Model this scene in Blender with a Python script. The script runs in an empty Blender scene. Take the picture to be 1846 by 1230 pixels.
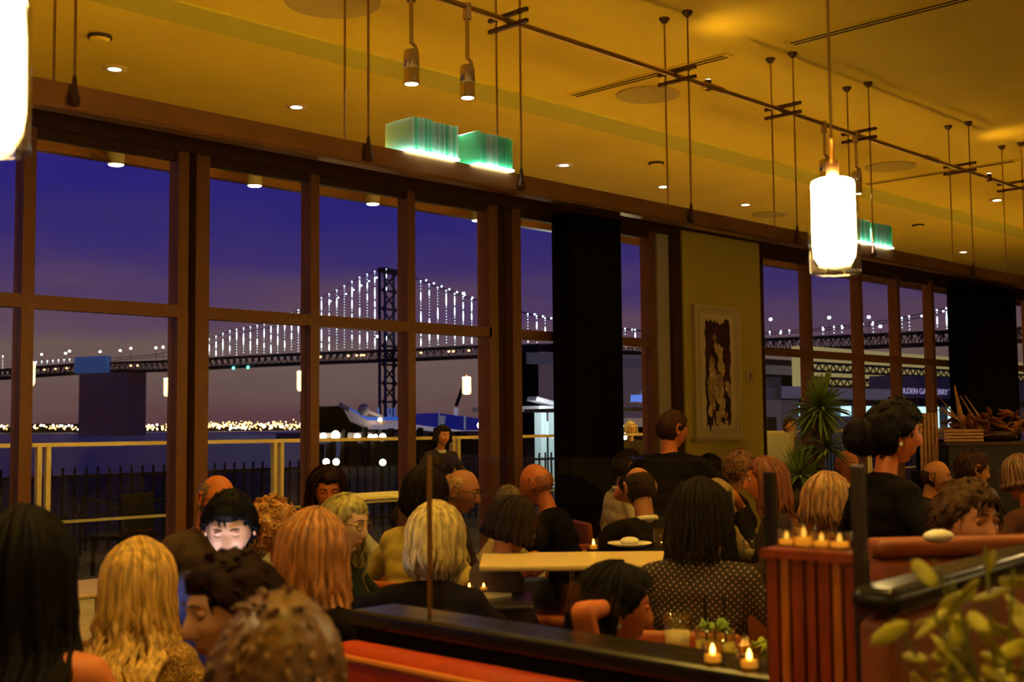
import bpy, bmesh, math, random
from math import sin, cos, pi, radians, sqrt, atan2
from mathutils import Vector, Matrix, Euler, noise
random.seed(7)
C = bpy.context.scene.collection
SC = bpy.context.scene

# ------------------------------------------------------------------ camera, sky, exposure
F_PX, YAW, PITCH, ROLL = 2200.0, 0.775845, 0.069864, -0.00936
EYE = Vector((0, 0, 1.6))
def _axes():
    f = Vector((cos(YAW)*cos(PITCH), sin(YAW)*cos(PITCH), sin(PITCH)))
    r = Vector((sin(YAW), -cos(YAW), 0)); u = r.cross(f)
    c, s = cos(ROLL), sin(ROLL)
    return f, c*r+s*u, -s*r+c*u
FW, RT, UP = _axes()
cam_d = bpy.data.cameras.new('camera'); cam = bpy.data.objects.new('camera', cam_d); C.objects.link(cam)
m = Matrix((RT, UP, -FW)).transposed().to_4x4(); m.translation = EYE
cam.matrix_world = m
cam_d.sensor_width = 36; cam_d.lens = 36*F_PX/1846; cam_d.clip_end = 9000; cam_d.clip_start = .05
cam_d.dof.use_dof = True; cam_d.dof.focus_distance = 10.0; cam_d.dof.aperture_fstop = 4.0
SC.camera = cam
SC.view_settings.view_transform = 'Standard'; SC.view_settings.look = 'None'
SC.view_settings.gamma = 1; SC.view_settings.use_curve_mapping = False
SC.view_settings.exposure = 0.0
SC.cycles.max_bounces = 8; SC.cycles.diffuse_bounces = 4; SC.cycles.glossy_bounces = 4
SC.cycles.transparent_max_bounces = 24; SC.cycles.sample_clamp_indirect = 14.0
SC.cycles.caustics_reflective = False; SC.cycles.caustics_refractive = False

AMBER = (1.0, .60, .09)
LAMP_POWER = 72.0       # radiance of the pendant shades
DOWN_W = 230.0           # watts of one recessed ceiling spot

def px_ray(x, y): return FW + RT*((x-923)/F_PX) - UP*((y-615)/F_PX)
def at_d(x, y, d): return EYE + px_ray(x, y)*d          # at a distance along the view
def at_Y(x, y, Y): v = px_ray(x, y); return EYE + v*(Y/v.y)
def at_Z(x, y, Z): v = px_ray(x, y); return EYE + v*((Z-1.6)/v.z)

W = bpy.data.worlds.new('night_sky'); SC.world = W; W.use_nodes = True
nt = W.node_tree; nt.nodes.clear()
out = nt.nodes.new('ShaderNodeOutputWorld'); bg = nt.nodes.new('ShaderNodeBackground')
tc = nt.nodes.new('ShaderNodeTexCoord'); sep = nt.nodes.new('ShaderNodeSeparateXYZ')
rmp = nt.nodes.new('ShaderNodeValToRGB'); mp = nt.nodes.new('ShaderNodeMapping'); no = nt.nodes.new('ShaderNodeTexNoise')
ad = nt.nodes.new('ShaderNodeMath'); ad.operation = 'MULTIPLY_ADD'
nt.links.new(tc.outputs['Generated'], sep.inputs[0]); nt.links.new(tc.outputs['Generated'], mp.inputs[0])
mp.inputs['Scale'].default_value = (2.2, 2.2, 14); no.inputs['Scale'].default_value = 2.0; no.inputs['Detail'].default_value = 5
nt.links.new(mp.outputs[0], no.inputs[0])
sb = nt.nodes.new('ShaderNodeMath'); sb.operation = 'SUBTRACT'; sb.inputs[1].default_value = .5
nt.links.new(no.outputs['Fac'], sb.inputs[0])
nt.links.new(sb.outputs[0], ad.inputs[0]); ad.inputs[1].default_value = .11; nt.links.new(sep.outputs['Z'], ad.inputs[2])
nt.links.new(ad.outputs[0], rmp.inputs[0]); nt.links.new(rmp.outputs[0], bg.inputs[0]); nt.links.new(bg.outputs[0], out.inputs[0])
def lin(c): return tuple(((v/255+.055)/1.055)**2.4 if v > 10 else v/255/12.92 for v in c)
def L4(*c): return lin(c)+(1,)
els = rmp.color_ramp.elements
els[0].position = 0.0; els[0].color = L4(92, 62, 68)
els[1].position = .45; els[1].color = L4(8, 8, 62)
for p, c in ((.02, L4(100, 76, 76)), (.055, L4(108, 88, 84)), (.085, L4(94, 70, 92)), (.125, L4(66, 50, 106)), (.165, L4(48, 40, 114)), (.215, L4(30, 28, 124)), (.27, L4(18, 18, 118))):
    e = els.new(p); e.color = c
bg.inputs[1].default_value = 1.0

# ------------------------------------------------------------------ helpers
_m = {}
def mat(name, col, rough=.6, metal=0, noise_s=0, noise_a=.3, bump=0, emit=0, ecol=None, spec=.5, stretch=None, trans=0, alpha=1):
    if name in _m: return _m[name]
    M = bpy.data.materials.new(name); M.use_nodes = True; nt = M.node_tree
    b = nt.nodes['Principled BSDF']
    c = tuple(col)+(1,)
    b.inputs['Base Color'].default_value = c; b.inputs['Roughness'].default_value = rough
    b.inputs['Metallic'].default_value = metal; b.inputs['Specular IOR Level'].default_value = spec
    b.inputs['Transmission Weight'].default_value = trans; b.inputs['Alpha'].default_value = alpha
    if emit:
        b.inputs['Emission Color'].default_value = tuple(ecol or col)+(1,); b.inputs['Emission Strength'].default_value = emit
    if noise_s:
        t = nt.nodes.new('ShaderNodeTexCoord'); mpn = nt.nodes.new('ShaderNodeMapping'); n = nt.nodes.new('ShaderNodeTexNoise')
        n.inputs['Scale'].default_value = noise_s; n.inputs['Detail'].default_value = 4
        if stretch: mpn.inputs['Scale'].default_value = stretch
        nt.links.new(t.outputs['Object'], mpn.inputs[0]); nt.links.new(mpn.outputs[0], n.inputs[0])
        r = nt.nodes.new('ShaderNodeValToRGB'); nt.links.new(n.outputs['Fac'], r.inputs[0])
        r.color_ramp.elements[0].position = .3; r.color_ramp.elements[1].position = .7
        r.color_ramp.elements[0].color = tuple(v*(1-noise_a) for v in col)+(1,)
        r.color_ramp.elements[1].color = tuple(min(1, v*(1+noise_a)) for v in col)+(1,)
        nt.links.new(r.outputs[0], b.inputs['Base Color'])
        if bump:
            bp = nt.nodes.new('ShaderNodeBump'); bp.inputs['Strength'].default_value = bump; bp.inputs['Distance'].default_value = .01
            nt.links.new(n.outputs['Fac'], bp.inputs['Height']); nt.links.new(bp.outputs[0], b.inputs['Normal'])
    _m[name] = M; return M
def emis(name, col, s):
    if name in _m: return _m[name]
    M = bpy.data.materials.new(name); M.use_nodes = True; nt = M.node_tree; nt.nodes.clear()
    o = nt.nodes.new('ShaderNodeOutputMaterial'); e = nt.nodes.new('ShaderNodeEmission')
    e.inputs[0].default_value = tuple(col)+(1,); e.inputs[1].default_value = s
    nt.links.new(e.outputs[0], o.inputs[0]); _m[name] = M; return M
def glass(name='window_glass', tint=(1, 1, 1), rough=0, k=1.0):
    if name in _m: return _m[name]
    M = bpy.data.materials.new(name); M.use_nodes = True; nt = M.node_tree; nt.nodes.clear()
    o = nt.nodes.new('ShaderNodeOutputMaterial'); mx = nt.nodes.new('ShaderNodeMixShader')
    t = nt.nodes.new('ShaderNodeBsdfTransparent'); t.inputs[0].default_value = tuple(tint)+(1,)
    g = nt.nodes.new('ShaderNodeBsdfGlossy'); g.inputs['Roughness'].default_value = rough
    f = nt.nodes.new('ShaderNodeFresnel'); f.inputs[0].default_value = 1.5
    ge = nt.nodes.new('ShaderNodeNewGeometry'); mi = nt.nodes.new('ShaderNodeMapRange')
    mi.inputs['To Min'].default_value = 1.5; mi.inputs['To Max'].default_value = 1/1.5
    nt.links.new(ge.outputs['Backfacing'], mi.inputs['Value']); nt.links.new(mi.outputs[0], f.inputs[0])
    mu = nt.nodes.new('ShaderNodeMath'); mu.operation = 'MULTIPLY'; mu.inputs[1].default_value = k
    nt.links.new(f.outputs[0], mu.inputs[0]); nt.links.new(mu.outputs[0], mx.inputs[0])
    nt.links.new(t.outputs[0], mx.inputs[1]); nt.links.new(g.outputs[0], mx.inputs[2]); nt.links.new(mx.outputs[0], o.inputs[0])
    _m[name] = M; return M
def translucent(name, col, emit=0):
    if name in _m: return _m[name]
    M = bpy.data.materials.new(name); M.use_nodes = True; nt = M.node_tree; nt.nodes.clear()
    o = nt.nodes.new('ShaderNodeOutputMaterial'); a = nt.nodes.new('ShaderNodeAddShader'); mx = nt.nodes.new('ShaderNodeMixShader')
    d = nt.nodes.new('ShaderNodeBsdfDiffuse'); t = nt.nodes.new('ShaderNodeBsdfTranslucent'); g = nt.nodes.new('ShaderNodeBsdfGlossy')
    for n in (d, t): n.inputs[0].default_value = tuple(col)+(1,)
    g.inputs['Roughness'].default_value = .15
    m2 = nt.nodes.new('ShaderNodeMixShader'); m2.inputs[0].default_value = .8
    nt.links.new(d.outputs[0], m2.inputs[1]); nt.links.new(t.outputs[0], m2.inputs[2])
    mx.inputs[0].default_value = .08
    nt.links.new(m2.outputs[0], mx.inputs[1]); nt.links.new(g.outputs[0], mx.inputs[2]); nt.links.new(mx.outputs[0], o.inputs[0])
    _m[name] = M; return M

class MB:
    def __init__(s): s.v = []; s.f = []; s.mi = []; s.cur = 0
    def add(s, vs, fs):
        o = len(s.v); s.v += [tuple(v) for v in vs]; s.f += [tuple(i+o for i in f) for f in fs]; s.mi += [s.cur]*len(fs)
        return s
    def box(s, c, d, rot=None):
        x, y, z = d[0]/2, d[1]/2, d[2]/2
        vs = [Vector(p) for p in ((-x,-y,-z),(x,-y,-z),(x,y,-z),(-x,y,-z),(-x,-y,z),(x,-y,z),(x,y,z),(-x,y,z))]
        if rot is not None:
            R = rot if isinstance(rot, Matrix) else Euler(rot).to_matrix()
            vs = [R @ v for v in vs]
        c = Vector(c)
        return s.add([v+c for v in vs], [(0,3,2,1),(4,5,6,7),(0,1,5,4),(1,2,6,5),(2,3,7,6),(3,0,4,7)])
    def bx(s, x0, x1, y0, y1, z0, z1): return s.box(((x0+x1)/2,(y0+y1)/2,(z0+z1)/2),(x1-x0,y1-y0,z1-z0))
    def rbox(s, c, d, r=.02, rot=None, seg=3):
        """box with rounded vertical outline in its local z plus softened top and bottom edges"""
        x, y, z = d[0]/2, d[1]/2, d[2]/2
        r = min(r, x*.99, y*.99, z*.99); R = Matrix.Identity(3) if rot is None else (rot if isinstance(rot, Matrix) else Euler(rot).to_matrix()); c = Vector(c)
        rings = []
        for k in range(2*(seg+1)):
            if k <= seg: a = -pi/2+k*(pi/2)/seg; zz = -z+r+r*sin(a)
            else: a = (k-seg-1)*(pi/2)/seg; zz = z-r+r*sin(a)
            ins = r*(1-cos(a)); ring = []
            for q, (sx, sy) in enumerate(((1,1),(-1,1),(-1,-1),(1,-1))):
                for j in range(seg+1):
                    b = q*pi/2+j*(pi/2)/seg
                    ring.append(Vector((sx*(x-r)+(r-ins)*cos(b), sy*(y-r)+(r-ins)*sin(b), zz)))
            rings.append(ring)
        n = len(rings[0]); vs = [c+R@p for rg in rings for p in rg]; fs = []
        for i in range(len(rings)-1):
            for j in range(n): fs.append((i*n+j, i*n+(j+1)%n, (i+1)*n+(j+1)%n, (i+1)*n+j))
        fs.append(tuple(reversed(range(n)))); fs.append(tuple(range((len(rings)-1)*n, len(rings)*n)))
        return s.add(vs, fs)
    def tube(s, pts, rad, n=8, flat=None, cap=True, up=None):
        pts = [Vector(p) for p in pts]
        if not hasattr(rad, '__len__'): rad = [rad]*len(pts)
        vs = []; prev = None
        for i, p in enumerate(pts):
            t = (pts[min(i+1, len(pts)-1)]-pts[max(i-1, 0)])
            t = t.normalized() if t.length > 1e-9 else Vector((0,0,1))
            if prev is None:
                a = Vector(up) if up else (Vector((0,0,1)) if abs(t.z) < .9 else Vector((1,0,0)))
                u = (a-t*a.dot(t)).normalized()
            else: u = (prev-t*prev.dot(t)); u = u.normalized() if u.length > 1e-6 else prev
            prev = u; w = t.cross(u); fl = flat if flat else 1
            for j in range(n):
                b = 2*pi*j/n; vs.append(p+u*(cos(b)*rad[i]*fl)+w*(sin(b)*rad[i]))
        fs = []
        for i in range(len(pts)-1):
            for j in range(n): fs.append((i*n+j, i*n+(j+1)%n, (i+1)*n+(j+1)%n, (i+1)*n+j))
        if cap: fs.append(tuple(reversed(range(n)))); fs.append(tuple(range((len(pts)-1)*n, len(pts)*n)))
        return s.add(vs, fs)
    def lathe(s, prof, c=(0,0,0), n=24, R=None):
        c = Vector(c); vs = []; fs = []
        for r, z in prof:
            for j in range(n):
                b = 2*pi*j/n; p = Vector((r*cos(b), r*sin(b), z)); vs.append(c+(R@p if R else p))
        for i in range(len(prof)-1):
            for j in range(n): fs.append((i*n+j, i*n+(j+1)%n, (i+1)*n+(j+1)%n, (i+1)*n+j))
        if prof[0][0] > 1e-5: fs.append(tuple(reversed(range(n))))
        if prof[-1][0] > 1e-5: fs.append(tuple(range((len(prof)-1)*n, len(prof)*n)))
        return s.add(vs, fs)
    def ell(s, c, r, n=16, k=10, M=None):
        c = Vector(c); vs = []; fs = []
        for i in range(k+1):
            a = -pi/2+pi*i/k
            for j in range(n):
                b = 2*pi*j/n; p = Vector((r[0]*cos(a)*cos(b), r[1]*cos(a)*sin(b), r[2]*sin(a)))
                vs.append(c+(M@p if M else p))
        for i in range(k):
            for j in range(n): fs.append((i*n+j, i*n+(j+1)%n, (i+1)*n+(j+1)%n, (i+1)*n+j))
        return s.add(vs, fs)
    def cap(s, a, b, ra, rb, n=14, k=4):
        """round cone between two joints"""
        a, b = Vector(a), Vector(b); t = (b-a); L = t.length; t = t.normalized() if L > 1e-6 else Vector((0,0,1)); pts = []; rr = []
        for i in range(k+1): th = pi/2*(1-i/k); pts.append(a-t*ra*sin(th)); rr.append(max(ra*cos(th), 1e-4))
        for i in range(k+1): th = pi/2*i/k; pts.append(b+t*rb*sin(th)); rr.append(max(rb*cos(th), 1e-4))
        return s.tube(pts, rr, n)
    def prism(s, poly, o, u, w, h):
        """extrude a 2-D polygon lying in plane o,u,w by vector h"""
        o, u, w, h = Vector(o), Vector(u), Vector(w), Vector(h); n = len(poly)
        vs = [o+u*p[0]+w*p[1] for p in poly]; vs += [v+h for v in vs]
        fs = [tuple(reversed(range(n))), tuple(range(n, 2*n))]+[(i, (i+1)%n, n+(i+1)%n, n+i) for i in range(n)]
        return s.add(vs, fs)
    def mesh(s, name, mats, smooth=False):
        me = bpy.data.meshes.new(name); me.from_pydata(s.v, [], s.f)
        if not isinstance(mats, (list, tuple)): mats = [mats]
        for x in mats: me.materials.append(x)
        if len(mats) > 1: me.polygons.foreach_set('material_index', s.mi)
        bm = bmesh.new(); bm.from_mesh(me); bmesh.ops.recalc_face_normals(bm, faces=bm.faces); bm.to_mesh(me); bm.free()
        if smooth: me.polygons.foreach_set('use_smooth', [True]*len(me.polygons))
        me.update(); return me
    def build(s, name, mats, parent=None, smooth=False, loc=None, rotz=None):
        o = bpy.data.objects.new(name, s.mesh(name, mats, smooth)); C.objects.link(o)
        if parent is not None: o.parent = parent
        if loc is not None: o.location = loc
        if rotz is not None: o.rotation_euler = (0, 0, rotz)
        return o
def smooth_by_angle(o, ang=40):
    me = o.data; me.polygons.foreach_set('use_smooth', [True]*len(me.polygons))
    bm = bmesh.new(); bm.from_mesh(me)
    for e in bm.edges:
        if len(e.link_faces) == 2 and e.calc_face_angle(0) > radians(ang): e.smooth = False
    bm.to_mesh(me); bm.free(); return o
def tag(o, label, cat, group=None, kind=None):
    if label: o['label'] = label
    if cat: o['category'] = cat
    if group: o['group'] = group
    if kind: o['kind'] = kind
    return o
def thing(name, loc, label, cat, group=None, rotz=0):
    o = bpy.data.objects.new(name, None); C.objects.link(o); o.location = loc; o.rotation_euler = (0, 0, rotz)
    o.empty_display_size = .1
    return tag(o, label, cat, group)
def struct(o): o['kind'] = 'structure'; return o
def dup(root, loc, rotz=None, label=None):
    r = root.copy(); C.objects.link(r); r.location = loc
    if rotz is not None: r.rotation_euler = (0, 0, rotz)
    if label: r['label'] = label
    for ch in list(root.children):
        c = ch.copy(); C.objects.link(c); c.parent = r
        for g in ch.children:
            d = g.copy(); C.objects.link(d); d.parent = c
    return r
def light(kind, name, loc, power, col, parent=None, size=.05, spot=None, blend=.6, target=None):
    l = bpy.data.lights.new(name, kind); l.energy = power; l.color = col
    if kind == 'SPOT': l.spot_size = radians(spot); l.spot_blend = blend; l.shadow_soft_size = size
    elif kind == 'POINT': l.shadow_soft_size = size
    o = bpy.data.objects.new(name, l); C.objects.link(o); o.location = loc
    if target is not None: o.rotation_euler = (Vector(target)-Vector(loc)).to_track_quat('-Z', 'Y').to_euler()
    if parent is not None: o.parent = parent
    return o
def rnd(a, b): return random.uniform(a, b)

# ------------------------------------------------------------------ materials
M_ceil = mat('ceiling_paint', (.66, .46, .035), .9, noise_s=1.2, noise_a=.05)
M_slot = mat('dark_slot', (.03, .015, .005), .8)
M_band = mat('ceiling_band', (.47, .40, .035), .9)
M_bronze = mat('bronze_frame', (.26, .11, .03), .38, metal=.35, noise_s=30, noise_a=.12)
M_bronze_d = mat('bronze_dark', (.08, .03, .012), .4, metal=.4)
M_shelf = mat('shelf_bronze', (.42, .22, .09), .3, metal=.75, noise_s=3, noise_a=.15)
M_wallp = mat('olive_plaster', (.60, .47, .06), .9, noise_s=60, noise_a=.06, bump=.1)
M_floor = mat('dark_wood_floor', (.10, .05, .02), .4, noise_s=6, noise_a=.4, stretch=(1, 12, 1))
M_rod = mat('brushed_rod', (.42, .26, .10), .3, metal=.9)
M_steel = mat('warm_steel', (.62, .50, .34), .25, metal=.95)
M_black = mat('matte_black', (.004, .003, .003), .8, spec=.08)
M_blackg = mat('black_gloss', (.01, .008, .008), .25)
M_red = mat('red_leather', (.42, .035, .006), .38, noise_s=25, noise_a=.15, bump=.15)
M_rust = mat('rust_leather', (.34, .075, .015), .5, noise_s=25, noise_a=.15)
M_wood = mat('warm_wood', (.50, .24, .07), .4, noise_s=5, noise_a=.3, stretch=(2, 30, 30))
M_pale = mat('pale_wood', (.75, .55, .24), .4, noise_s=5, noise_a=.15, stretch=(2, 30, 30))
M_linen = mat('linen', (.78, .72, .55), .8)
M_paper = mat('paper', (.78, .70, .42), .8)
M_gl = glass()
M_gl2 = glass('screen_glass', (.97, .96, .93), .02)
M_glr = glass('rail_glass', (.93, .97, .95), .01, .6)

# ------------------------------------------------------------------ room shell
HC = 5.34; YW = 7.0; YS = 6.45; EAVE = 15.2
XL, XR, YB = -3.5, 27.0, -3.5
struct(MB().bx(XL, XR, YB, YW+.2, -.12, 0).build('floor', M_floor))
struct(MB().bx(XL, XR+14, YB, EAVE, HC, HC+.25).build('ceiling', M_ceil))
struct(MB().bx(XL-.15, XL, YB, YW+.2, 0, HC).build('wall_left', M_wallp))
struct(MB().bx(XR, XR+.15, YB, YW+.2, 0, HC).build('wall_right', M_wallp))
struct(MB().bx(XL, XR, YB-.15, YB, 0, HC).build('wall_back', M_wallp))
# ceiling band parallel to the windows, linear slots, round speaker grilles
struct(MB().bx(XL, XR+14, 9.35, 9.85, HC-.02, HC).build('trim_1', M_band))
n_trim = [1]
def trim(mb, m):
    n_trim[0] += 1; o = mb.build('trim_%d' % n_trim[0], m); return struct(o)
trim(MB().bx(XL, XR+14, EAVE, EAVE+.15, HC-.12, HC+.25), M_bronze)
slots = [(10.22, 6.9, 9.05, 'slot diffuser crossing above the rail near the spotlights'), (10.35, 3.6, 6.3, 'slot diffuser at the upper right edge of the ceiling'), (17.4, 6.9, 9.3, 'far slot diffuser crossing the rail beyond the hanging lamp')]
for X, y0, y1, lab in slots:
    t = thing('slot_diffuser', (X, (y0+y1)/2, HC), 'long thin dark ceiling '+lab, 'air vent', 'linear ceiling diffusers')
    fr_ = MB().box((0, 0, -.006), (.15, y1-y0, .012)).build('frame', M_ceil, t)
    for k in (-1, 1): MB().box((k*.034, 0, -.014), (.026, y1-y0-.1, .006)).build('slot', M_slot, fr_)
for (x, y, r, lab) in ((600, 2, .42, 'round flush speaker grille at the top edge of the ceiling'), (1168, 170, .36, 'round flush speaker grille below the slot diffuser'), (1605, 300, .36, 'round flush speaker grille right of the hanging lamp'), (1388, 386, .32, 'round flush speaker grille low above the framed painting')):
    p = at_Z(x, y, HC)
    t = thing('ceiling_speaker', p, lab, 'ceiling speaker', 'round ceiling speakers')
    MB().lathe([(r*.8, 0), (r, 0), (r, -.015), (r*.93, -.02), (0, -.02)], n=32).build('grille', mat('grille_cloth', (.42, .30, .08), .9, noise_s=90, noise_a=.2), t)
for (x, y, lab) in ((180, 64, 'small round smoke detector upper left of the ceiling'), (1183, 293, 'small round smoke detector above the shelf middle'), (1655, 405, 'small round smoke detector right of the green block')):
    p = at_Z(x, y, HC); t = thing('smoke_detector', p, lab, 'smoke detector', 'smoke detectors')
    MB().lathe([(.10, 0), (.10, -.03), (.07, -.055), (0, -.055)], n=24).build('housing', M_ceil, t)
    MB().lathe([(.105, -.002), (.112, -.002), (.112, -.03), (.105, -.034)], n=24).build('ring', M_slot, t)

# recessed downlights
dl_n = 0
DL = thing('recessed_downlight', (5.99, 11.6, HC), 'recessed round downlight, leftmost in the row above the windows', 'downlight', 'recessed downlights over the terrace')
MB().lathe([(.085, -.002), (.125, -.002), (.13, -.012), (.085, -.016)], n=28).build('trim_ring', mat('dl_trim', (.7, .5, .2), .4), DL)
MB().lathe([(.085, -.012), (.05, -.02), (0, -.022)], n=24).build('lens', emis('downlight_lens', (1, .84, .55), 14), DL)
def dl_light(p, w=DOWN_W, col=AMBER, ang=95):
    return light('SPOT', 'downlight_beam', (0, 0, -.05), w, col, None, .08, ang, .8)
dls = [(8.23, 'second'), (12.87, 'third'), (15.19, 'fourth'), (17.48, 'fifth'), (25.95, 'farthest')]
b = dl_light(0, DOWN_W); b.parent = DL
for X, w in dls:
    r = dup(DL, (X, 11.55, HC), 0, 'recessed round downlight, %s from the left along the window row' % w)
dup(DL, (20.28, 8.41, HC), 0, 'recessed round downlight at the right, nearer than the window row')
# room downlights added over the diners for brightness, unseen above the frame
k = 0
for X in (1.2, 3.6, 6.0, 8.2):
    for Y in (1.6, 4.3):
        if X > 7 and Y > 4: continue
        k += 1
        dup(DL, (X, Y, HC), 0, 'added recessed room downlight above the diners, %s from the back' % ['first','second','third','fourth','fifth','sixth','seventh','eighth'][k-1])
for X, Y in ((10.5, 2.2), (13, 4.4), (16.5, 4.4)):
    t = dup(DL, (X, Y, HC), 0, 'added recessed room downlight far along the dining room at %s' % {10.5: 'the near side', 13: 'the middle', 16.5: 'the far side'}[X])

# pendant lamps
def pendant(loc, label, power=LAMP_POWER, rad=.062, h=.27):
    """loc = centre of the shade"""
    x, y, z = loc
    t = thing('pendant_lamp', (x, y, z), label, 'pendant lamp', 'cylindrical glass pendant lamps')
    MB().lathe([(0, h/2), (rad*.75, h/2), (rad*.95, h/2-.006), (rad, h/2-.02), (rad, -h/2+.07), (rad*.93, -h/2+.035), (rad*.7, -h/2+.012), (0, -h/2+.008)], n=32).build('lamp_shade', emis('opal_shade', (1, .76, .36), power), t, True)
    o = MB().lathe([(rad+.010, h/2-.03), (rad+.012, -h/2-.01), (rad+.012, -h/2-.015), (rad+.006, -h/2-.015), (rad+.004, -h/2), (rad+.004, h/2-.03)], n=32)
    o.build('outer_glass', glass('pendant_glass', (.98, .93, .8), .03, 1.6), t, True)
    MB().lathe([(.018, h/2), (.018, h/2+.05), (.008, h/2+.06), (.007, h/2+.12)], n=16).build('socket', mat('copper', (.75, .36, .12), .3, metal=.9), t, True)
    MB().tube([(0, 0, h/2+.1), (0, 0, HC-z)], .004, 8).build('cord', M_rod, t)
    MB().lathe([(.06, HC-z), (.06, HC-z-.02), (.01, HC-z-.04)], n=20).build('canopy', M_rod, t)
    return t
pA = at_d(1503, 404, 3.55); pB = at_d(-22, 120, 2.35)
pendant(pA, 'glowing cylindrical glass pendant lamp hanging in the right half of the room', h=.262)
pendant(pB, 'glowing cylindrical pendant lamp cut by the upper left edge of the picture', h=.30, rad=.068)
dx = Vector((2.35, -.12, 0))  # further pendants added outside the frame to brighten the room
for i, w in enumerate(('beyond the right edge', 'farther beyond the right edge', 'far along the right side')):
    p = pA+dx*(i+1)*(1.05 if i < 1 else 1.3)
    pendant((p.x, p.y-.25, 2.2), 'added pendant lamp hanging %s of the picture' % w)
pendant((-1.5, 2.1, 2.2), 'added pendant lamp hanging left of the camera')
for X in (-1, 2.2, 5.5, 9.0): pendant((X, -1.6, 2.2), 'added pendant lamp in the row behind the camera at %s' % {-1: 'the left end', 2.2: 'the second place', 5.5: 'the third place', 9.0: 'the right end'}[X])

# suspended shelf over the windows
sh = thing('hanging_shelf', (XL+15, 6.7, 3.5), 'long bronze shelf hung on rods above the window wall', 'shelf')
sh.location = (0, 0, 0)
MB().bx(XL, XR-.05, YS, YS+.03, 3.41, 3.535).build('front_rail', M_shelf, sh)
MB().bx(XL, XR-.05, YS+.03, 6.94, 3.50, 3.53).build('shelf_board', M_shelf, sh)
MB().bx(XL, XR-.05, YS+.03, YS+.14, 3.395, 3.42).build('lower_flange', M_shelf, sh)
ceil_fill = MB().bx(XL+.1, XR-.3, 6.72, 6.76, 3.53, 3.545).build('added_cove_strip', emis('added_cove_light', AMBER, 20))  # added glowing strip that brightens the ceiling
tag(ceil_fill, 'narrow added light strip along the hanging shelf top, brightening the ceiling', 'light strip')
oc = MB().box((12, 7.12, 3.56), (28, .01, .12), (radians(-32), 0, 0)).build('added_terrace_strip', emis('added_terrace_light', AMBER, 75))  # added glowing strip for the ceiling beyond the windows
tag(oc, 'long added light strip outside the window head, brightening the outer ceiling', 'light strip')
hs = MB().box((12, 7.105, 3.55), (28.02, .012, .15), (radians(-32), 0, 0)).build('housing', M_bronze_d, oc)  # added baffle that keeps the strip from lighting the room side
# rods in pairs and the light rail
rodY = (YS-.02, YS+.24); RY = YS+.11; RZ = 4.77
pairX = []
for xx, yy, lab in ((120, 155, 'at the upper left beside the pendant lamp'), (664, 262, 'left of the green glass blocks'), (940, 318, 'right of the green glass blocks'), (1246, 375, 'at the near slot diffuser'), (1437, 412, 'left of the glowing pendant lamp'), (1602, 452, 'right of the glowing pendant lamp'), (1755, 482, 'at the far slot diffuser'), (1850, 505, 'at the right edge of the picture')):
    pairX.append((at_Y(xx, yy, rodY[0]).x, lab))
pairX[0] = (at_Y(134, 160, rodY[0]).x, pairX[0][1])
pairX[5] = (pairX[5][0]-.35, pairX[5][1])
for X, lab in pairX:
    t = thing('rod_hanger', (X, 0, 0), 'pair of thin rods with clamp bars '+lab, 'hanger rods', 'shelf rod hangers')
    for y in rodY:
        MB().tube([(0, y, 3.45 if y < YS else 3.5), (0, y, HC)], .0085, 8).build('rod', M_rod, t)
        MB().lathe([(.05, HC), (.05, HC-.012), (.02, HC-.05), (.009, HC-.055)], (0, y, 0), 16).build('ceiling_cap', M_bronze_d, t)
    for z in (RZ+.045, RZ-.045):
        MB().box((0.0, RY, z), (.03, .42, .03)).build('clamp_bar', M_bronze_d, t)
        for y in rodY: MB().ell((0, y, z), (.026, .026, .026), 10, 8).build('clamp_knob', M_bronze_d, t, True)
    MB().lathe([(.0, 3.40), (.028, 3.41), (.034, 3.45), (.02, 3.49), (.012, 3.56), (.009, 3.58)], (0, rodY[0], 0), 14).build('end_fitting', M_bronze_d, t, True)
rl = thing('light_rail', (0, 0, 0), 'long straight metal tube rail running between rod pairs above the shelf', 'light rail')
MB().tube([(XL+.2, RY, RZ), (XR-.3, RY, RZ)], .024, 12).build('tube', M_rod, rl)
for px in (1285, 1680):
    X = at_Y(px, 160 if px < 1400 else 285, RY).x
    MB().tube([(X-.16, RY, RZ), (X-.15, RY, RZ), (X+.15, RY, RZ), (X+.16, RY, RZ)], [.026, .036, .036, .026], 12).build('coupling', M_rod, rl)

def spot_lamp(X, zl, label, w, drop_px=None):
    t = thing('spotlight', (X, RY, RZ), label, 'spotlight', 'brass spotlights hung from the rail')
    dz = zl-RZ    # lens z relative
    MB().tube([(0, 0, .03), (0, 0, -.09)], .034, 14).build('rail_clip', M_steel, t)
    MB().tube([(0, 0, -.08), (0, 0, dz+.30)], .016, 10).build('stem', M_steel, t)
    MB().tube([(0, 0, dz+.31), (.0, -.045, dz+.27), (0, -.045, dz+.2)], .012, 8).tube([(0, 0, dz+.31), (.05, .0, dz+.27), (.055, 0, dz+.16)], .010, 8).build('bracket', M_steel, t)
    b = MB().lathe([(.035, dz+.255), (.052, dz+.245), (.057, dz+.22), (.057, dz+.125), (.054, dz+.12), (.054, dz+.112), (.057, dz+.108), (.059, dz), (.05, dz), (.046, dz+.03), (0, dz+.035)], n=28)
    lb = smooth_by_angle(b.build('lamp_body', M_steel, t))
    MB().lathe([(.0545, dz+.112), (.0585, dz+.114), (.0585, dz+.121), (.0545, dz+.123)], n=28).build('band', mat('bright_band', (.95, .8, .5), .2, metal=.6, emit=0), lb)
    MB().lathe([(0, dz-.006), (.03, dz+.0), (.047, dz+.012), (.047, dz+.02)], n=24).build('lens', emis('spot_lens', (1, .86, .6), 30), lb)
    light('SPOT', 'spot_beam', (0, 0, dz-.06), w*14, (1, .93, .78), t, .02, 46, .4)
    return t
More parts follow.
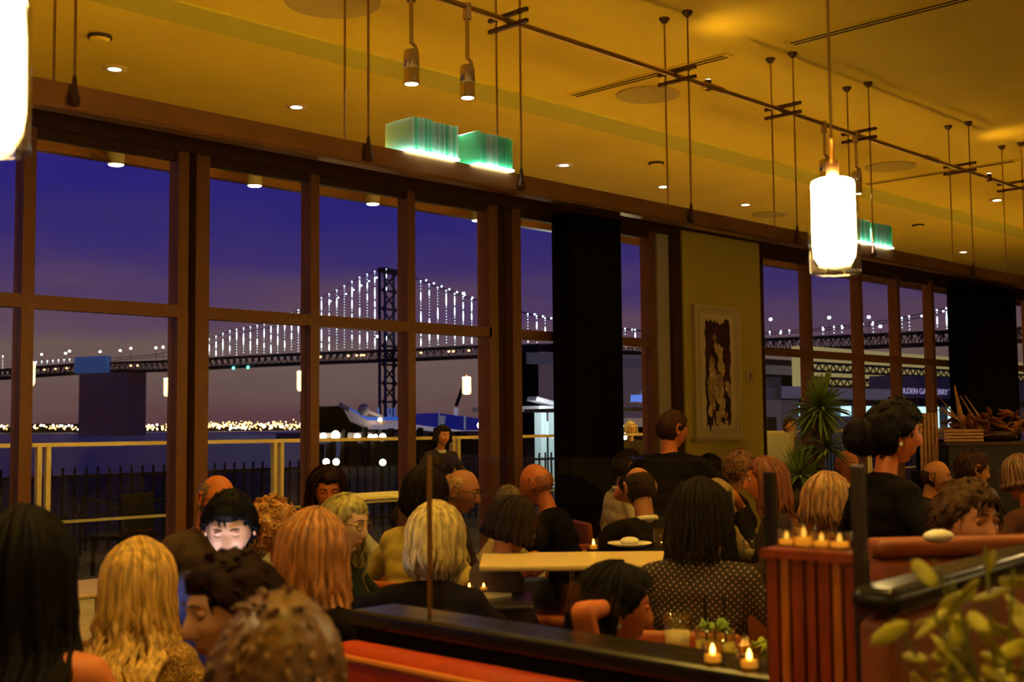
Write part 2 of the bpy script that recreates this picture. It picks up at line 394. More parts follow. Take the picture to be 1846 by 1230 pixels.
for px, py, lab, w in ((742, 152, 'left brass spotlight hung over the near green glass block', 60), (843, 177, 'right brass spotlight hung over the second green glass block', 60),
                    (1488, 330, 'brass spotlight partly hidden behind the glowing pendant lamp', 60), (1545, 350, 'far brass spotlight just right of the glowing pendant lamp', 60)):
    p = at_Y(px, py, RY); spot_lamp(p.x, p.z, lab, w)
# unseen uplights added on the rail to make the glow patches on the ceiling
for X, lab in ((9.35, 'small added uplight on the rail behind the pendant cord'), (15.6, 'small added uplight on the rail at the right edge')):
    t = thing('added_rail_uplight', (X, RY, RZ), lab, 'uplight', 'added rail uplights')
    MB().tube([(0, 0, -.04), (0, 0, .06)], .03, 12).build('housing', M_bronze_d, t)
    MB().lathe([(0, .066), (.024, .064)], n=12).build('lens', emis('spot_lens', (1, .86, .6), 30), t)
    light('SPOT', 'added_uplight_beam', (0, -.05, .09), 10, AMBER, t, .03, 120, .9, target=(.3, -.5, 1))

# green glass block sculptures
M_green = translucent('green_glass', (.38, .93, .74)); M_greenlt = translucent('green_glass_pale', (.78, .97, .92))
def glass_block(x0, x1, label, seed):
    rr = random.Random(seed); z0 = 3.535
    t = thing('glass_block_sculpture', ((x0+x1)/2, RY, z0), label, 'glass sculpture', 'stacked green glass sculptures on the shelf')
    n = 24; w = (x1-x0)/n
    MB().box((0, 0, .008), (x1-x0+.01, .30, .016)).build('added_glow_base', emis('added_base_glow', (.85, 1, .85), 7), t)  # glowing base added to brighten the slabs from below
    for i in range(n):
        hh = .235+rr.uniform(-.008, .008)-.0*i; dd = .28+rr.uniform(-.02, .02); x = -(x1-x0)/2+(i+.5)*w
        MB().rbox((x, rr.uniform(-.006, .006), .017+hh/2), (w*rr.uniform(.8, .93), dd, hh), .004, seg=1).build('glass_slab', rr.choice((M_green, M_greenlt)), t)
xa, xb, xc, xd = [at_Y(p, 270, RY).x for p in (700, 792, 815, 893)]
glass_block(at_Y(718, 250, RY).x, at_Y(803, 250, RY).x, 'left of two glowing green slab glass blocks on the shelf under spotlights', 1)
glass_block(at_Y(838, 262, RY).x, at_Y(901, 270, RY).x, 'right of two glowing green slab glass blocks on the shelf under spotlights', 2)
glass_block(at_Y(1505, 420, RY).x, at_Y(1548, 420, RY).x, 'green glass block mostly hidden behind the pendant lamp', 3)
glass_block(at_Y(1553, 420, RY).x, at_Y(1588, 420, RY).x, 'far green glass block just right of the pendant lamp', 4)

# ------------------------------------------------------------------ window wall
def mull(xr, w=.075, d=.13, z0=0, z1=3.4, y0=YW, m=None):
    return MB().bx(xr-w, xr, y0, y0+d, z0, z1)
edges = [-2.9, -1.9, -.9, .12, .28, 1.2, 2.17, 3.13, 4.145, 4.30, 5.19, 6.09, 6.98, 7.25, 8.15, 9.06, 10.86, 11.85, 12.98, 13.9, 14.82, 15.6, 16.95, 17.95, 19.0, 20, 21, 22, 23, 24, 25, 26]
mb_frames = 0
n_win = 0
for i, xr in enumerate(edges):
    w = .1 if xr in (4.30, 6.98, 7.25) else .075
    trim(mull(xr, w, .14 if w > .08 else .12), M_bronze)
    if i < len(edges)-1:
        xl = edges[i+1]-.075
        if 9.0 < xr < 10: continue
        if xl-xr < .4:
            trim(MB().bx(xr, xl, YW+.09, YW+.11, 0, 3.4), M_bronze_d)
            continue
        n_win += 1
        win = thing('window_%d' % n_win, (xr, YW, 0), None, None); win['kind'] = 'structure'
        wd = xl-xr
        MB().bx(0, wd, .0, .08, 2.32, 2.40).build('transom', M_bronze, win)
        MB().bx(0, wd, .0, .08, 0, .12).build('sill', M_bronze, win)
        MB().bx(0, wd, .03, .08, 3.345, 3.4).build('head', M_bronze_d, win)
        MB().bx(0, wd, .055, .063, .12, 2.32).build('pane', M_gl, win)
        MB().bx(0, wd, .055, .063, 2.40, 3.345).build('pane', M_gl, win)
trim(MB().bx(XL, XR, YW-.03, YW+.14, 3.4, 3.50), M_bronze_d)
# wall pier with the painting
struct(MB().bx(9.40, 10.72, 6.93, 7.2, 0, 3.46).build('wall_pier', M_wallp))
trim(MB().bx(9.27, 9.40, 6.95, 7.2, 0, 3.46), M_bronze_d); trim(MB().bx(10.72, 10.80, 6.94, 7.2, 0, 3.46), M_bronze_d)
trim(MB().bx(9.09, 9.27, 7.0, 7.2, 0, 3.4), mat('door_jamb', (.50, .42, .25), .6))
# black columns
for (x0, x1, lab) in ((7.58, 8.25, 1), (15.1, 16.75, 2)):
    y1 = YW-.03
    struct(MB().rbox(((x0+x1)/2, y1-.12, 1.71), (x1-x0, .24, 3.38), .03).build('wall_column', M_black))

# light switch on pier
sw = thing('wall_switch', (10.45, 6.93, 1.0), 'small square wall switch plate right of the painting', 'light switch')
c = at_Y(1350, 678, 6.93); sw.location = c
plt = MB().box((0, -.006, 0), (.12, .012, .12)).build('plate', mat('plate_cream', (.5, .40, .16), .5), sw)
MB().box((.02, -.015, 0), (.035, .01, .06)).build('rocker', mat('rocker', (.35, .27, .10), .4), plt)

# painting
pc0 = at_Y(1248, 548, 6.9); pc1 = at_Y(1338, 790, 6.9)
pw = at_Y(1331, 600, 6.9).x-at_Y(1250, 600, 6.9).x; ph = at_Y(1290, 553, 6.9).z-at_Y(1290, 788, 6.9).z
pcx = (at_Y(1331, 660, 6.9).x+at_Y(1252, 660, 6.9).x)/2; pcz = (at_Y(1290, 553, 6.9).z+at_Y(1290, 788, 6.9).z)/2
pt = thing('framed_painting', (pcx, 6.93, pcz), 'tall framed dark floral painting on the olive wall pier', 'painting')
MB().box((0, -.02, 0), (pw, .04, ph)).build('backing', mat('frame_cream', (.60, .48, .20), .6), pt)
fr = MB()
for sx in (-1, 1): fr.box((sx*(pw/2-.012), -.045, 0), (.024, .02, ph))
for sz in (-1, 1): fr.box((0, -.045, sz*(ph/2-.012)), (pw-.05, .02, .024))
fr.build('frame', mat('frame_gold', (.72, .58, .26), .45), pt)
MB().box((0, -.0415, 0), (pw-.2, .003, ph-.16)).build('mat_board', mat('mat_board', (.74, .60, .27), .8), pt)
rr = random.Random(5); hw, hh = pw*.27, ph*.385
poly = []
for i in range(22): poly.append((-hw+2*hw*i/21, -hh-rr.uniform(-.03, .05)*(1 if i % 3 else 2)))
for i in range(14): poly.append((hw+rr.uniform(-.012, .012), -hh+.05+(2*hh-.1)*i/13))
for i in range(22): poly.append((hw-2*hw*i/21, hh+rr.uniform(-.035, .035)))
for i in range(14): poly.append((-hw+rr.uniform(-.012, .012), hh-.05-(2*hh-.1)*i/13))
MB().prism(poly, (0, -.043, 0), (1, 0, 0), (0, 0, 1), (0, -.003, 0)).build('painted_ground', mat('painted_dark', (.05, .008, .012), .5, noise_s=6, noise_a=.7), pt)
blob = MB(); blob2 = MB()
for (fx, fz, s) in ((-.3, .72, .5), (-.15, .5, .6), (.15, .38, .9), (.2, .2, .5), (-.55, .12, .9), (-.5, -.1, 1.0), (.1, .05, .7), (.35, -.02, .8), (0, -.3, 1.1), (-.15, -.5, 1.7), (-.55, -.35, 1.3), (-.6, -.6, 1.2), (.1, -.55, 1.3), (.65, -.4, .7), (.85, -.55, .8), (-.5, -.85, .8), (.25, -.95, .9), (.35, -.8, .7), (-.7, -1.0, .7), (.55, -1.1, .5), (-.1, -1.15, .8)):
    tgt = MB(); ochre_ = rr.random() < .6; x0 = fx*hw; z0 = fz*hh*.85+.03
    n = 14; pl = [((x0+cos(2*pi*j/n)*s*.06*rr.uniform(.6, 1.25)), (z0+sin(2*pi*j/n)*s*.085*rr.uniform(.6, 1.3))) for j in range(n)]
    tgt.prism(pl, (0, -.0465, 0), (1, 0, 0), (0, 0, 1), (0, -.002-.001*rr.random(), 0))
    tgt.build('blossom', mat('blossom_ochre', (.62, .45, .16), .7, noise_s=30, noise_a=.4) if ochre_ else mat('blossom_brown', (.42, .26, .10), .7, noise_s=30, noise_a=.5), pt)
MB().box((0.02, -.03, -ph/2-.02), (pw+.1, .06, .03)).build('ledge', mat('frame_cream', (.6, .48, .2), .6), pt)

# ------------------------------------------------------------------ terrace and waterfront
M_terr = mat('terrace_paving', (.42, .34, .22), .8, noise_s=3, noise_a=.2)
M_railm = mat('rail_metal', (.70, .58, .28), .35, metal=.6)
M_dark = mat('night_dark', (.010, .008, .010), .9, spec=.1)
M_pier = mat('pier_asphalt', (.06, .055, .05), .9, noise_s=1, noise_a=.5, spec=.15)
struct(MB().bx(-30, 60, YW+.2, 11.2, -.12, -.01).build('ground', M_terr))
struct(MB().bx(-60, 260, 11.2, 48, -.6, -.35).build('ground', M_pier))
wm = mat('bay_water', (.008, .008, .016), .28, noise_s=.35, noise_a=.3, bump=0, spec=.28)
nt = wm.node_tree; bs = nt.nodes['Principled BSDF']; n = nt.nodes.new('ShaderNodeTexNoise'); t = nt.nodes.new('ShaderNodeTexCoord')
n.inputs['Scale'].default_value = 1.2; n.inputs['Detail'].default_value = 6; bp = nt.nodes.new('ShaderNodeBump'); bp.inputs['Strength'].default_value = .6; bp.inputs['Distance'].default_value = .25
nt.links.new(t.outputs['Object'], n.inputs[0]); nt.links.new(n.outputs['Fac'], bp.inputs['Height']); nt.links.new(bp.outputs[0], bs.inputs['Normal'])
struct(MB().bx(-4000, 4000, 48, 3400, -3.2, -3.0).build('bay_water', wm))
struct(MB().bx(-4000, 4000, -20, 48, -3.6, -3.2).build('ground', M_dark))
# glass wind rail on the terrace
RYL = 10.3
gr = thing('glass_railing', (0, RYL, 0), 'terrace railing with glass panels, yellow lit posts and top rail outside the windows', 'railing')
MB().bx(-6, 22, -.025, .025, 1.46, 1.495).build('top_rail', M_railm, gr)
MB().bx(-6, 22, .03, .06, .79, .815).build('mid_rail', M_railm, gr)
postx = [at_Y(77, 850, RYL).x, at_Y(500, 850, RYL).x, at_Y(720, 850, RYL).x]
step = 2.42; xs = [postx[0]-2*step, postx[0]-step, postx[0], postx[1], 9.55]+[9.55+2.4*i for i in range(1, 6)]
for X in xs:
    MB().bx(X-.06, X-.02, -.03, .03, -.01, 1.47).bx(X+.02, X+.06, -.03, .03, -.01, 1.47).build('post', M_railm, gr)
for a, b2 in zip(xs[:-1], xs[1:]): MB().bx(a+.07, b2-.07, -.008, .004, .06, 1.45).build('glass_panel', M_glr, gr)
# cylinder lights hung from the eave
for i, (px, py) in enumerate(((209, 297), (459, 335), (672, 368), (0, 0), (0, 0), (0, 0))):
    if i < 3: p = at_Y(px, py, 14.9); X, Z = p.x, p.z
    else: X = X+2.3
    t = thing('eave_light', (X, 14.9, 0), 'cylinder light hung from the terrace eave, %s from the left' % ['first', 'second', 'third', 'fourth', 'fifth', 'sixth'][i], 'eave light', 'cylinder lights under the eave')
    MB().lathe([(.11, Z), (.11, HC), (.0, HC)], n=24).build('housing', mat('grey_green_paint', (.40, .36, .20), .6), t, True)
    MB().lathe([(0, Z-.012), (.09, Z-.01), (.1, Z)], n=24).build('lens', emis('downlight_lens', (1, .84, .55), 14), t)
    light('SPOT', 'eave_beam', (0, 0, Z-.05), 160, AMBER, t, .08, 110, .8)
# a heater bracket under the eave at the left
bk = thing('eave_heater', at_Y(152, 262, 13.8), 'bracket mounted terrace heater under the eave behind the first window', 'heater')
MB().box((0, 0, .1), (.16, .14, .22)).build('housing', M_bronze_d, bk)
MB().tube([(.0, 0, .2), (.0, 0, .9)], .03).tube([(.1, 0, .15), (.34, 0, -.15), (.1, 0, -.1)], .018).build('arm', M_bronze_d, bk)
# picket fence at the pier edge, behind the terrace
FY = 19.0
fc = thing('picket_fence', (0, FY, -.35), 'dark metal picket fence on the promenade beyond the terrace railing', 'fence')
MB().bx(-2, 34, -.02, .02, 1.18, 1.23).bx(-2, 34, -.02, .02, .15, .19).build('rail', M_dark, fc)
pk = MB()
for i in range(180): pk.bx(-2+.2*i, -2+.2*i+.03, -.015, .015, 0, 1.35)
pko = pk.build('pickets', M_dark, fc); pko['kind'] = 'stuff'
# outdoor bench and chairs silhouettes
def outdoor_chair(p, rz, lab):
    t = thing('outdoor_chair', p, lab, 'chair', 'dark outdoor chairs on the terrace', rz)
    MB().rbox((0, 0, .42), (.50, .48, .05), .02).build('seat', M_dark, t)
    MB().rbox((0, -.23, .68), (.50, .04, .45), .015).build('backrest', M_dark, t)
    for sx in (-1, 1):
        for sy in (-1, 1): MB().box((sx*.22, sy*.2, .2), (.035, .035, .42)).build('leg', M_dark, t)
    return t
outdoor_chair(at_Z(218, 1035, 0)*1, .3, 'dark outdoor chair seen through the left window above the blonde hair')
outdoor_chair(at_Z(380, 1020, 0)+Vector((0, 0, 0)), 2.2, 'dark outdoor chair on the terrace behind the man in the grey suit')
bn = thing('lounge_frame', at_Z(200, 1000, 0), 'dark crossed leg folding frame on the terrace in the left window', 'folding frame')
b0 = bn.location.copy(); q = lambda x, y: at_Y(x, y, b0.y)-b0
MB().tube([q(152, 897), q(215, 914), q(300, 925)], .018).build('bar', M_dark, bn); MB().tube([q(165, 935), q(225, 915), q(296, 900)], .018).build('bar', M_dark, bn)
MB().tube([q(150, 895), q(146, 950), q(143, 1005)], .022).build('leg', M_dark, bn); MB().tube([q(112, 950), q(122, 922), q(135, 918), q(146, 935)], .014).build('armrest', M_dark, bn)
ot = thing('terrace_table', at_Z(680, 1000, 0), 'yellow lit terrace table behind the dark haired woman at the window', 'table')
oz = ot.location
MB().rbox((0, 0, .74), (1.25, .8, .04), .01).build('table_top', mat('terrace_cloth', (.75, .62, .25), .7), ot)
for sx in (-1, 1):
    for sy in (-1, 1): MB().box((sx*.55, sy*.33, .36), (.05, .05, .74)).build('leg', M_dark, ot)
# grey wind panel by the plant
wp = thing('wind_panel', (0, 8.2, 0), 'pale grey frosted wind panel outside to the left of the spiky plant', 'screen panel')
x0 = at_Y(1381, 830, 8.2).x; x1 = at_Y(1424, 830, 8.2).x
MB().bx(x0, x1, -.01, .01, .05, at_Y(1400, 781, 8.2).z).build('panel', mat('frosted', (.45, .42, .33), .5), wp)
MB().bx(x1, x1+.07, -.03, .03, 0, at_Y(1400, 778, 8.2).z).build('post', M_railm, wp)

# ------------------------------------------------------------------ far shore
def far_lights(name, pts, m, lab, cat, rad):
    mb = MB()
    for p, s in pts: mb.ell(p, (rad*s, rad*s, rad*s), 6, 4)
    o = mb.build(name, m); return tag(o, lab, cat, None, 'stuff')
rr = random.Random(3)
DS = 2600
hill = MB(); top = []
def shore_pt(x, yy, d=DS): return at_d(x, yy, d)
xsn = list(range(-40, 1900, 12)); prof = [max(0, 6+5*noise.noise(Vector((x*.012, 0, 0)))+3*noise.noise(Vector((x*.05, 3, 0)))+(10 if 45 < x < 75 else 0)) for x in xsn]
vs = []; fs = []
for x, h in zip(xsn, prof):
    a = at_d(x, 790, DS); a.z = -3; b = a.copy(); b.z = 4+h*DS/F_PX*.6; c2 = b+Vector((FW.x, FW.y, 0))*300; d2 = c2.copy(); d2.z = -3
    vs += [a, b, c2, d2]
for i in range(len(xsn)-1):
    for k in range(3): fs.append((4*i+k, 4*i+4+k, 4*i+5+k, 4*i+1+k))
tag(hill.add(vs, fs).build('far_shore', mat('shore_dark', (.02, .012, .012), .95)), 'low dark far shore across the bay under the bridge', 'shore', None, 'stuff')
E_or = emis('city_orange', (1, .55, .16), 9); E_wh = emis('city_white', (1, .86, .62), 13)
pts = []
for x in range(-10, 1000, 2):
    w = 1.0 if 370 < x < 720 else (.5 if x > 250 or x < 40 else .25)
    for _ in range(3):
        if rr.random() < w*.75:
            y = 770+rr.gauss(0, 2.2)-(7*rr.random()**2 if 370 < x < 720 else 0)+(-.006*(x-300))
            pts.append((at_d(x+rr.uniform(-2, 2), y, DS-rr.uniform(10, 60)), rr.uniform(.5, 1.25)))
far_lights('shore_lights', pts, E_or, 'strip of orange city lights along the far shore', 'city lights', 1.35)
pts = []
for x in range(140, 300, 9): pts.append((at_d(x, 774.5, DS-80), .95))
for x in (3, 8, 55, 62, 74, 79, 96, 108, 112, 118, 124, 130, 268, 275, 283): pts.append((at_d(x, 768+rr.uniform(-2, 2), DS-80), 1.5))
for _ in range(70): pts.append((at_d(rr.uniform(375, 715), 770+rr.gauss(0, 3), DS-80), rr.uniform(.6, 1.6)))
far_lights('shore_lamps', pts, E_wh, 'white lamps dotted along the far shoreline', 'city lamps', 1.4)

# ------------------------------------------------------------------ suspension bridge
A0 = at_d(0, 668, 1340); B0 = at_d(860, 640, 1080); A0.z = 0; B0.z = 0
bd = (B0-A0).normalized(); bn_ = Vector((-bd.y, bd.x, 0))
def br_s(px):
    v = px_ray(px, 640); # intersection of the sight line with the bridge line in plan
    det = v.x*(-bd.y)+v.y*bd.x; t = (A0.x*(-bd.y)+A0.y*bd.x)/det
    return (Vector((v.x*t, v.y*t, 0))-A0).dot(bd), t
def br(px, py):
    s_, t = br_s(px); v = px_ray(px, py); p = EYE+v*t; return s_, p.z
def brp(s_, z, off=0): return A0+bd*s_+bn_*off+Vector((0, 0, z))
bt = thing('suspension_bridge', (0, 0, 0), 'lit suspension bridge crossing the bay with strings of white lights', 'bridge')
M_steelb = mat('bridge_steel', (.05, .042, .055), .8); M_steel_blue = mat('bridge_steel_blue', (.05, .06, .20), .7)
E_b = emis('bridge_white_light', (.72, .88, 1), 6); E_b2 = emis('bridge_lamp', (.9, .97, 1), 9)
sL = br_s(-90)[0]; sR = br_s(1900)[0]
def deckz(s_): # top of deck above the water from pixel heights
    return tuple(v for v in (zt(s_),))[0]
deck_px = [(0, 668), (160, 656), (300, 652), (420, 645), (540, 639), (640, 635), (760, 630), (860, 625), (1000, 622), (1170, 618), (1400, 612), (1850, 592)]
dk = [br(x, y) for x, y in deck_px]
def interp(tab, s_):
    if s_ <= tab[0][0]: a, b = tab[0], tab[1]
    elif s_ >= tab[-1][0]: a, b = tab[-2], tab[-1]
    else:
        for a, b in zip(tab[:-1], tab[1:]):
            if a[0] <= s_ <= b[0]: break
    return a[1]+(b[1]-a[1])*(s_-a[0])/(b[0]-a[0])
n = 150; DH = 9.0; WID = 10
dm = MB(); tr = MB(); R3 = Matrix((bd, bn_, Vector((0, 0, 1)))).transposed()
ss = [sL+(sR-sL)*i/n for i in range(n+1)]
for a, b in zip(ss[:-1], ss[1:]):
    za, zb = interp(dk, a), interp(dk, b)
    for dz, th in ((0, 1.4), (-DH, 2.2)):
        pa, pb = brp(a, za+dz), brp(b, zb+dz); dm.box((pa+pb)/2, ((pb-pa).length+.3, WID*2, th), R3)
    for off in (-WID, WID):
        tr.tube([brp(a, za-.5, off), brp((a+b)/2, (za+zb)/2-DH, off), brp(b, zb-.5, off)], .55, 4)
        tr.tube([brp(a, za-.5, off), brp(a, za-DH, off)], .45, 4)
dm.build('deck', M_steelb, bt); tro = tr.build('truss', M_steelb, bt)
# tower
tz0, s_t = -3, br_s(702)[0]; ztop = br(702, 484)[1]; s_t1 = br_s(693)[0]; s_t2 = br_s(715)[0]
def tower(s_, zt_):
    for off in (-12, 12):
        for ds in (-3, 3):
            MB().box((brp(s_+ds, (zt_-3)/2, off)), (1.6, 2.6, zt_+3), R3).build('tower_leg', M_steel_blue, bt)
    x = MB(); z = 8
    while z < zt_-12:
        zz = z+17
        x.tube([brp(s_, z, -12), brp(s_, zz, 12)], 1.1, 4).tube([brp(s_, z, 12), brp(s_, zz, -12)], 1.1, 4)
        x.box(brp(s_, zz, 0), (2, 25, 1.8), R3); z = zz
    x.box(brp(s_, zt_-2, 0), (7.5, 28, 4), R3)
    x.build('cross_bracing', M_steelb, bt)
    MB().rbox(brp(s_, -1, 0), (18, 40, 8), 2, R3).build('pier_base', M_steelb, bt)
tower(s_t, ztop)
# cables
cab_px = [(160, 652), (300, 640), (377, 618), (430, 597), (480, 588), (540, 566), (578, 545), (617, 526), (659, 502), (702, 485), (750, 500), (795, 518), (850, 538), (943, 563), (1000, 577), (1100, 590), (1170, 598), (1290, 606), (1400, 600), (1500, 592), (1560, 586), (1632, 575), (1700, 560), (1810, 540), (1900, 522)]
cb = [br(x, y) for x, y in cab_px]
for off in (-11, 11):
    MB().tube([brp(s_, z, off) for s_, z in cb], .35, 5).build('main_cable', M_steelb, bt)
# strings of lights on the hangers (near cable) and single lamps on the cable tops
lights_px = [378+12.3*i for i in range(16)]+[578+13.7*i for i in range(9)]+[708]+[755+15.2*i for i in range(8)]+[946, 962, 978, 993]+[1100+18*i for i in range(5)]+[1395, 1415, 1430, 1470, 1490, 1510, 1524, 1562, 1580, 1632, 1645, 1695, 1712, 1812, 1830]+[20, 6, 60, 70, 80, 90, 100, 110, 120, 130, 140]
rr = random.Random(11); k = 0
for px in lights_px:
    s_, t = br_s(px)
    if px <= 160: zt_ = interp(dk, s_)+(14 if px < 75 else 5)
    else: zt_ = interp(cb, s_)
    zd = interp(dk, s_)+1.5; mb = MB(); z = zt_
    mb.ell(brp(s_, z, -11), (.62, .62, .62), 6, 4); z -= 2
    while z > zd:
        if rr.random() < .30 and z-zd > 6:
            L = min(rr.uniform(5, 12), z-zd); mb.tube([brp(s_, z, -11), brp(s_, z-L*.5, -11), brp(s_, z-L, -11)], [.12, .42, .12], 6); z -= L+1.5
        else: mb.ell(brp(s_, z, -11), (.2, .2, .4), 5, 4); z -= 2.6
    mb.build('light_string', E_b, bt)
for px in list(range(584, 700, 14))+list(range(758, 866, 14))+[955, 970, 985, 1108, 1132, 1150, 1165, 1402, 1440, 1480, 1515, 1570, 1660, 1700]:
    s_, t = br_s(px); MB().ell(brp(s_, interp(cb, s_)+.5, 11), (.8, .8, .8), 6, 4).build('cable_lamp', E_b, bt)
for px, py in ((87, 640), (130, 638), (137, 634), (192, 635), (228, 633), (247, 629), (292, 628), (305, 627), (690, 608), (1396, 577), (1501, 574), (1572, 573), (1592, 590), (845, 530)):
    s_, z = br(px, py); zb_ = interp(dk, s_)
    po_ = MB().tube([brp(s_, zb_, -9), brp(s_, z, -9)], .2, 4).build('light_pole', M_steelb, bt); MB().ell(brp(s_, z, -9), (1.25, 1.25, 1.1), 8, 5).build('street_light', E_b2, bt)
E_y = emis('bridge_traffic', (1, .5, .2), 5)
for i, px in enumerate([62, 95, 115, 135, 250, 262, 590, 640, 655, 663, 668, 770, 820, 828, 856, 985]):
    s_, t = br_s(px); MB().ell(brp(s_, interp(dk, s_)-4, -WID-1), (1.2, 1.2, .8), 6, 4).build('traffic_light_glow', E_y, bt)
for px in (3, 434, 460): s_, t = br_s(px); MB().ell(brp(s_, interp(dk, s_)-DH-2, -WID-1), (1.4, 1.4, 1.4), 6, 4).build('channel_light', emis('teal_light', (.1, 1, .75), 7), bt)
# centre anchorage
sa, sb_ = br_s(155)[0], br_s(243)[0]; sm = br_s(211)[0]
MB().box(brp((sa+sb_)/2, interp(dk, sa)/2-8, 4), (sb_-sa, 26, interp(dk, sa)-2+3), R3).build('anchorage', mat('anchorage_concrete', (.50, .26, .30), .9), bt)
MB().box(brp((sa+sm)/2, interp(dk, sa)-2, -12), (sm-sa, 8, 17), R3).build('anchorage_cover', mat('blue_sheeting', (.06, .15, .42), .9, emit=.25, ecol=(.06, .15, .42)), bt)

# ------------------------------------------------------------------ waterfront buildings and boats
M_white = mat('white_paint', (.62, .56, .60), .6); M_bluep = mat('blue_paint', (.03, .06, .30), .5)
E_cyan = emis('cool_window', (.55, .95, 1), 1.6); E_warmw = emis('warm_window', (1, .62, .2), 2.2); E_wb = emis('dock_lamp', (1, .85, .5), 22)
def pxbox(x0, x1, y0, y1, Y, depth):
    """solid box whose front face stands at Y and spans the given sight lines"""
    a = at_Y(x0, y1, Y); b = at_Y(x1, y0, Y); return (a.x, b.x, Y, Y+depth, a.z, b.z)
# warehouse block
wb = thing('pier_warehouse', (0, 0, 0), 'large black unlit pier warehouse beyond the black column', 'building')
x0, x1, y0, y1, z0, z1 = pxbox(940, 1445, 662, 800, 52, 2); MB().bx(x0, x1, y0, y1, -.4, z1).build('wall', M_dark, wb)
MB().prism([(0, 0), (x1-x0, 0), (x1-x0-1, .5), (1, .5)], (x0, y0, z1), (1, 0, 0), (0, 0, 1), (0, 2, 0)).build('roof', mat('roof_dark', (.03, .02, .025), .9), wb)
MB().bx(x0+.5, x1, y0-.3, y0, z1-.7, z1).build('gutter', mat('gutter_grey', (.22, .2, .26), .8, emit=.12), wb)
for px in (987, 1128, 1150):
    p = at_Y(px, 700, 51.8); MB().box((p.x, 51.9, p.z), (1.2, .2, 4.5)).build('window', mat('dim_window', (.12, .08, .10), .6, emit=.4), wb)
# lit dock shelter with posts
ds = thing('dock_shelter', (0, 0, 0), 'small lit white dock shelter with posts left of the black column', 'shelter')
Y = 26
def bxp(x0, x1, y0, y1, Y, dep): a = pxbox(x0, x1, y0, y1, Y, dep); return MB().bx(*a)
bxp(972, 1120, 733, 741, Y, 3).build('roof', M_white, ds)
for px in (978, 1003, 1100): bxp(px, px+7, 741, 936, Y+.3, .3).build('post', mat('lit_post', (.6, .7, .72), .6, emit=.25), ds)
MB().prism([(0, 0), (.06, .12), (3.4, -.5), (3.4, -.65)], at_Y(966, 722, Y), (1, 0, 0), (0, 0, 1), (0, .4, 0)).build('gangway_boom', M_white, ds)
bxp(985, 1003, 760, 786, Y+1, .1).build('lit_window', E_cyan, ds)
light('POINT', 'shelter_light', at_Y(1000, 750, Y-1), 160, (.8, 1, 1), None, .3)
dsh = thing('kiosk', (0, 0, 0), 'lit green and white kiosk behind the couple outside the door', 'kiosk')
bxp(1098, 1170, 735, 741, 20, 3).build('roof', mat('kiosk_roof', (.10, .08, .10), .8), dsh)
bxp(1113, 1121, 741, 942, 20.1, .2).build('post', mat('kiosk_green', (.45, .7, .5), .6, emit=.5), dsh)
bxp(1098, 1110, 757, 775, 20.4, .1).build('lit_window', E_cyan, dsh); bxp(1119, 1130, 757, 775, 20.4, .1).build('lit_window', E_cyan, dsh)
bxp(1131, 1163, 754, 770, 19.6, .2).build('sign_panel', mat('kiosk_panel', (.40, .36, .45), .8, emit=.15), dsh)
bxp(1150, 1175, 725, 729, 20, 1).build('upper_shelf', M_white, dsh)
bxp(1153, 1160, 712, 726, 20.2, .3).build('blue_lamp', emis('blue_lamp', (.15, .3, 1), .8), dsh)
MB().ell(at_Y(1163, 706, 20.2), (.16, .16, .2), 10, 8).build('globe', M_white, dsh)
MB().ell(at_Y(1121, 788, 17), (.22, .12, .26), 12, 8).build('lantern', emis('dock_lamp', (1, .85, .5), 22), dsh)
# ship
def ship(x0, x1, Y, ywater, lab):
    t = thing('ferry_boat', (0, 0, 0), lab, 'boat'); a = at_Y(x0, ywater, Y); b = at_Y(x1, ywater, Y); L = b.x-a.x
    return t, a, L
t = thing('ferry_boat', (0, 0, 0), 'white ferry boat with raised bow and blue lit upper deck below the bridge tower', 'boat')
Y = 62; o = lambda x, y, dy=0: at_Y(x, y, Y+dy)
def poly_prism(pxs, Y, dep, name, m, par):
    ps = [at_Y(x, y, Y) for x, y in pxs]; oo = Vector((0, Y, 0)); return MB().prism([(p.x, p.z) for p in ps], oo, (1, 0, 0), (0, 0, 1), (0, dep, 0)).build(name, m, par)
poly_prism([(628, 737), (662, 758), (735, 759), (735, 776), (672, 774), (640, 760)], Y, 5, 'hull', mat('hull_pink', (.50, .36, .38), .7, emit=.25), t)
poly_prism([(606, 742), (612, 732), (630, 737), (640, 760), (668, 777), (650, 785), (620, 752)], Y+.5, 4, 'dark_bow', M_dark, t)  # dark bow piece of the boat
poly_prism([(632, 736), (662, 752), (735, 752), (735, 758), (664, 758)], Y+.3, 4, 'upper_deck', mat('deck_lit_blue', (.03, .10, .45), .6, emit=.8), t)  # blue light on the deck put into its colour and glow
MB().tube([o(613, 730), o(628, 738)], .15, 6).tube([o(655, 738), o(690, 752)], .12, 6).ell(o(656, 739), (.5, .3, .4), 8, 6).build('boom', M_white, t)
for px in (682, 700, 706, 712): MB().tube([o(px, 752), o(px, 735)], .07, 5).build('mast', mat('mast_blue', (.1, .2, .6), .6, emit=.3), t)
MB().tube([o(688, 758, -.5), o(684, 790, -.5)], .09, 5).tube([o(693, 758, -.5), o(690, 790, -.5)], .09, 5).build('ladder', M_railm, t)
MB().ell(o(685, 757, -.7), (.16, .12, .12), 8, 6).build('deck_lamp', E_wb, t)
bx_ = thing('moored_boat', (0, 0, 0), 'long white moored boat roof with masts right of the bridge tower', 'boat')
Y = 58
poly_prism([(742, 765), (836, 777), (834, 783), (742, 773)], Y, 5, 'roof', mat('roof_white', (.55, .48, .6), .7, emit=.3), bx_)
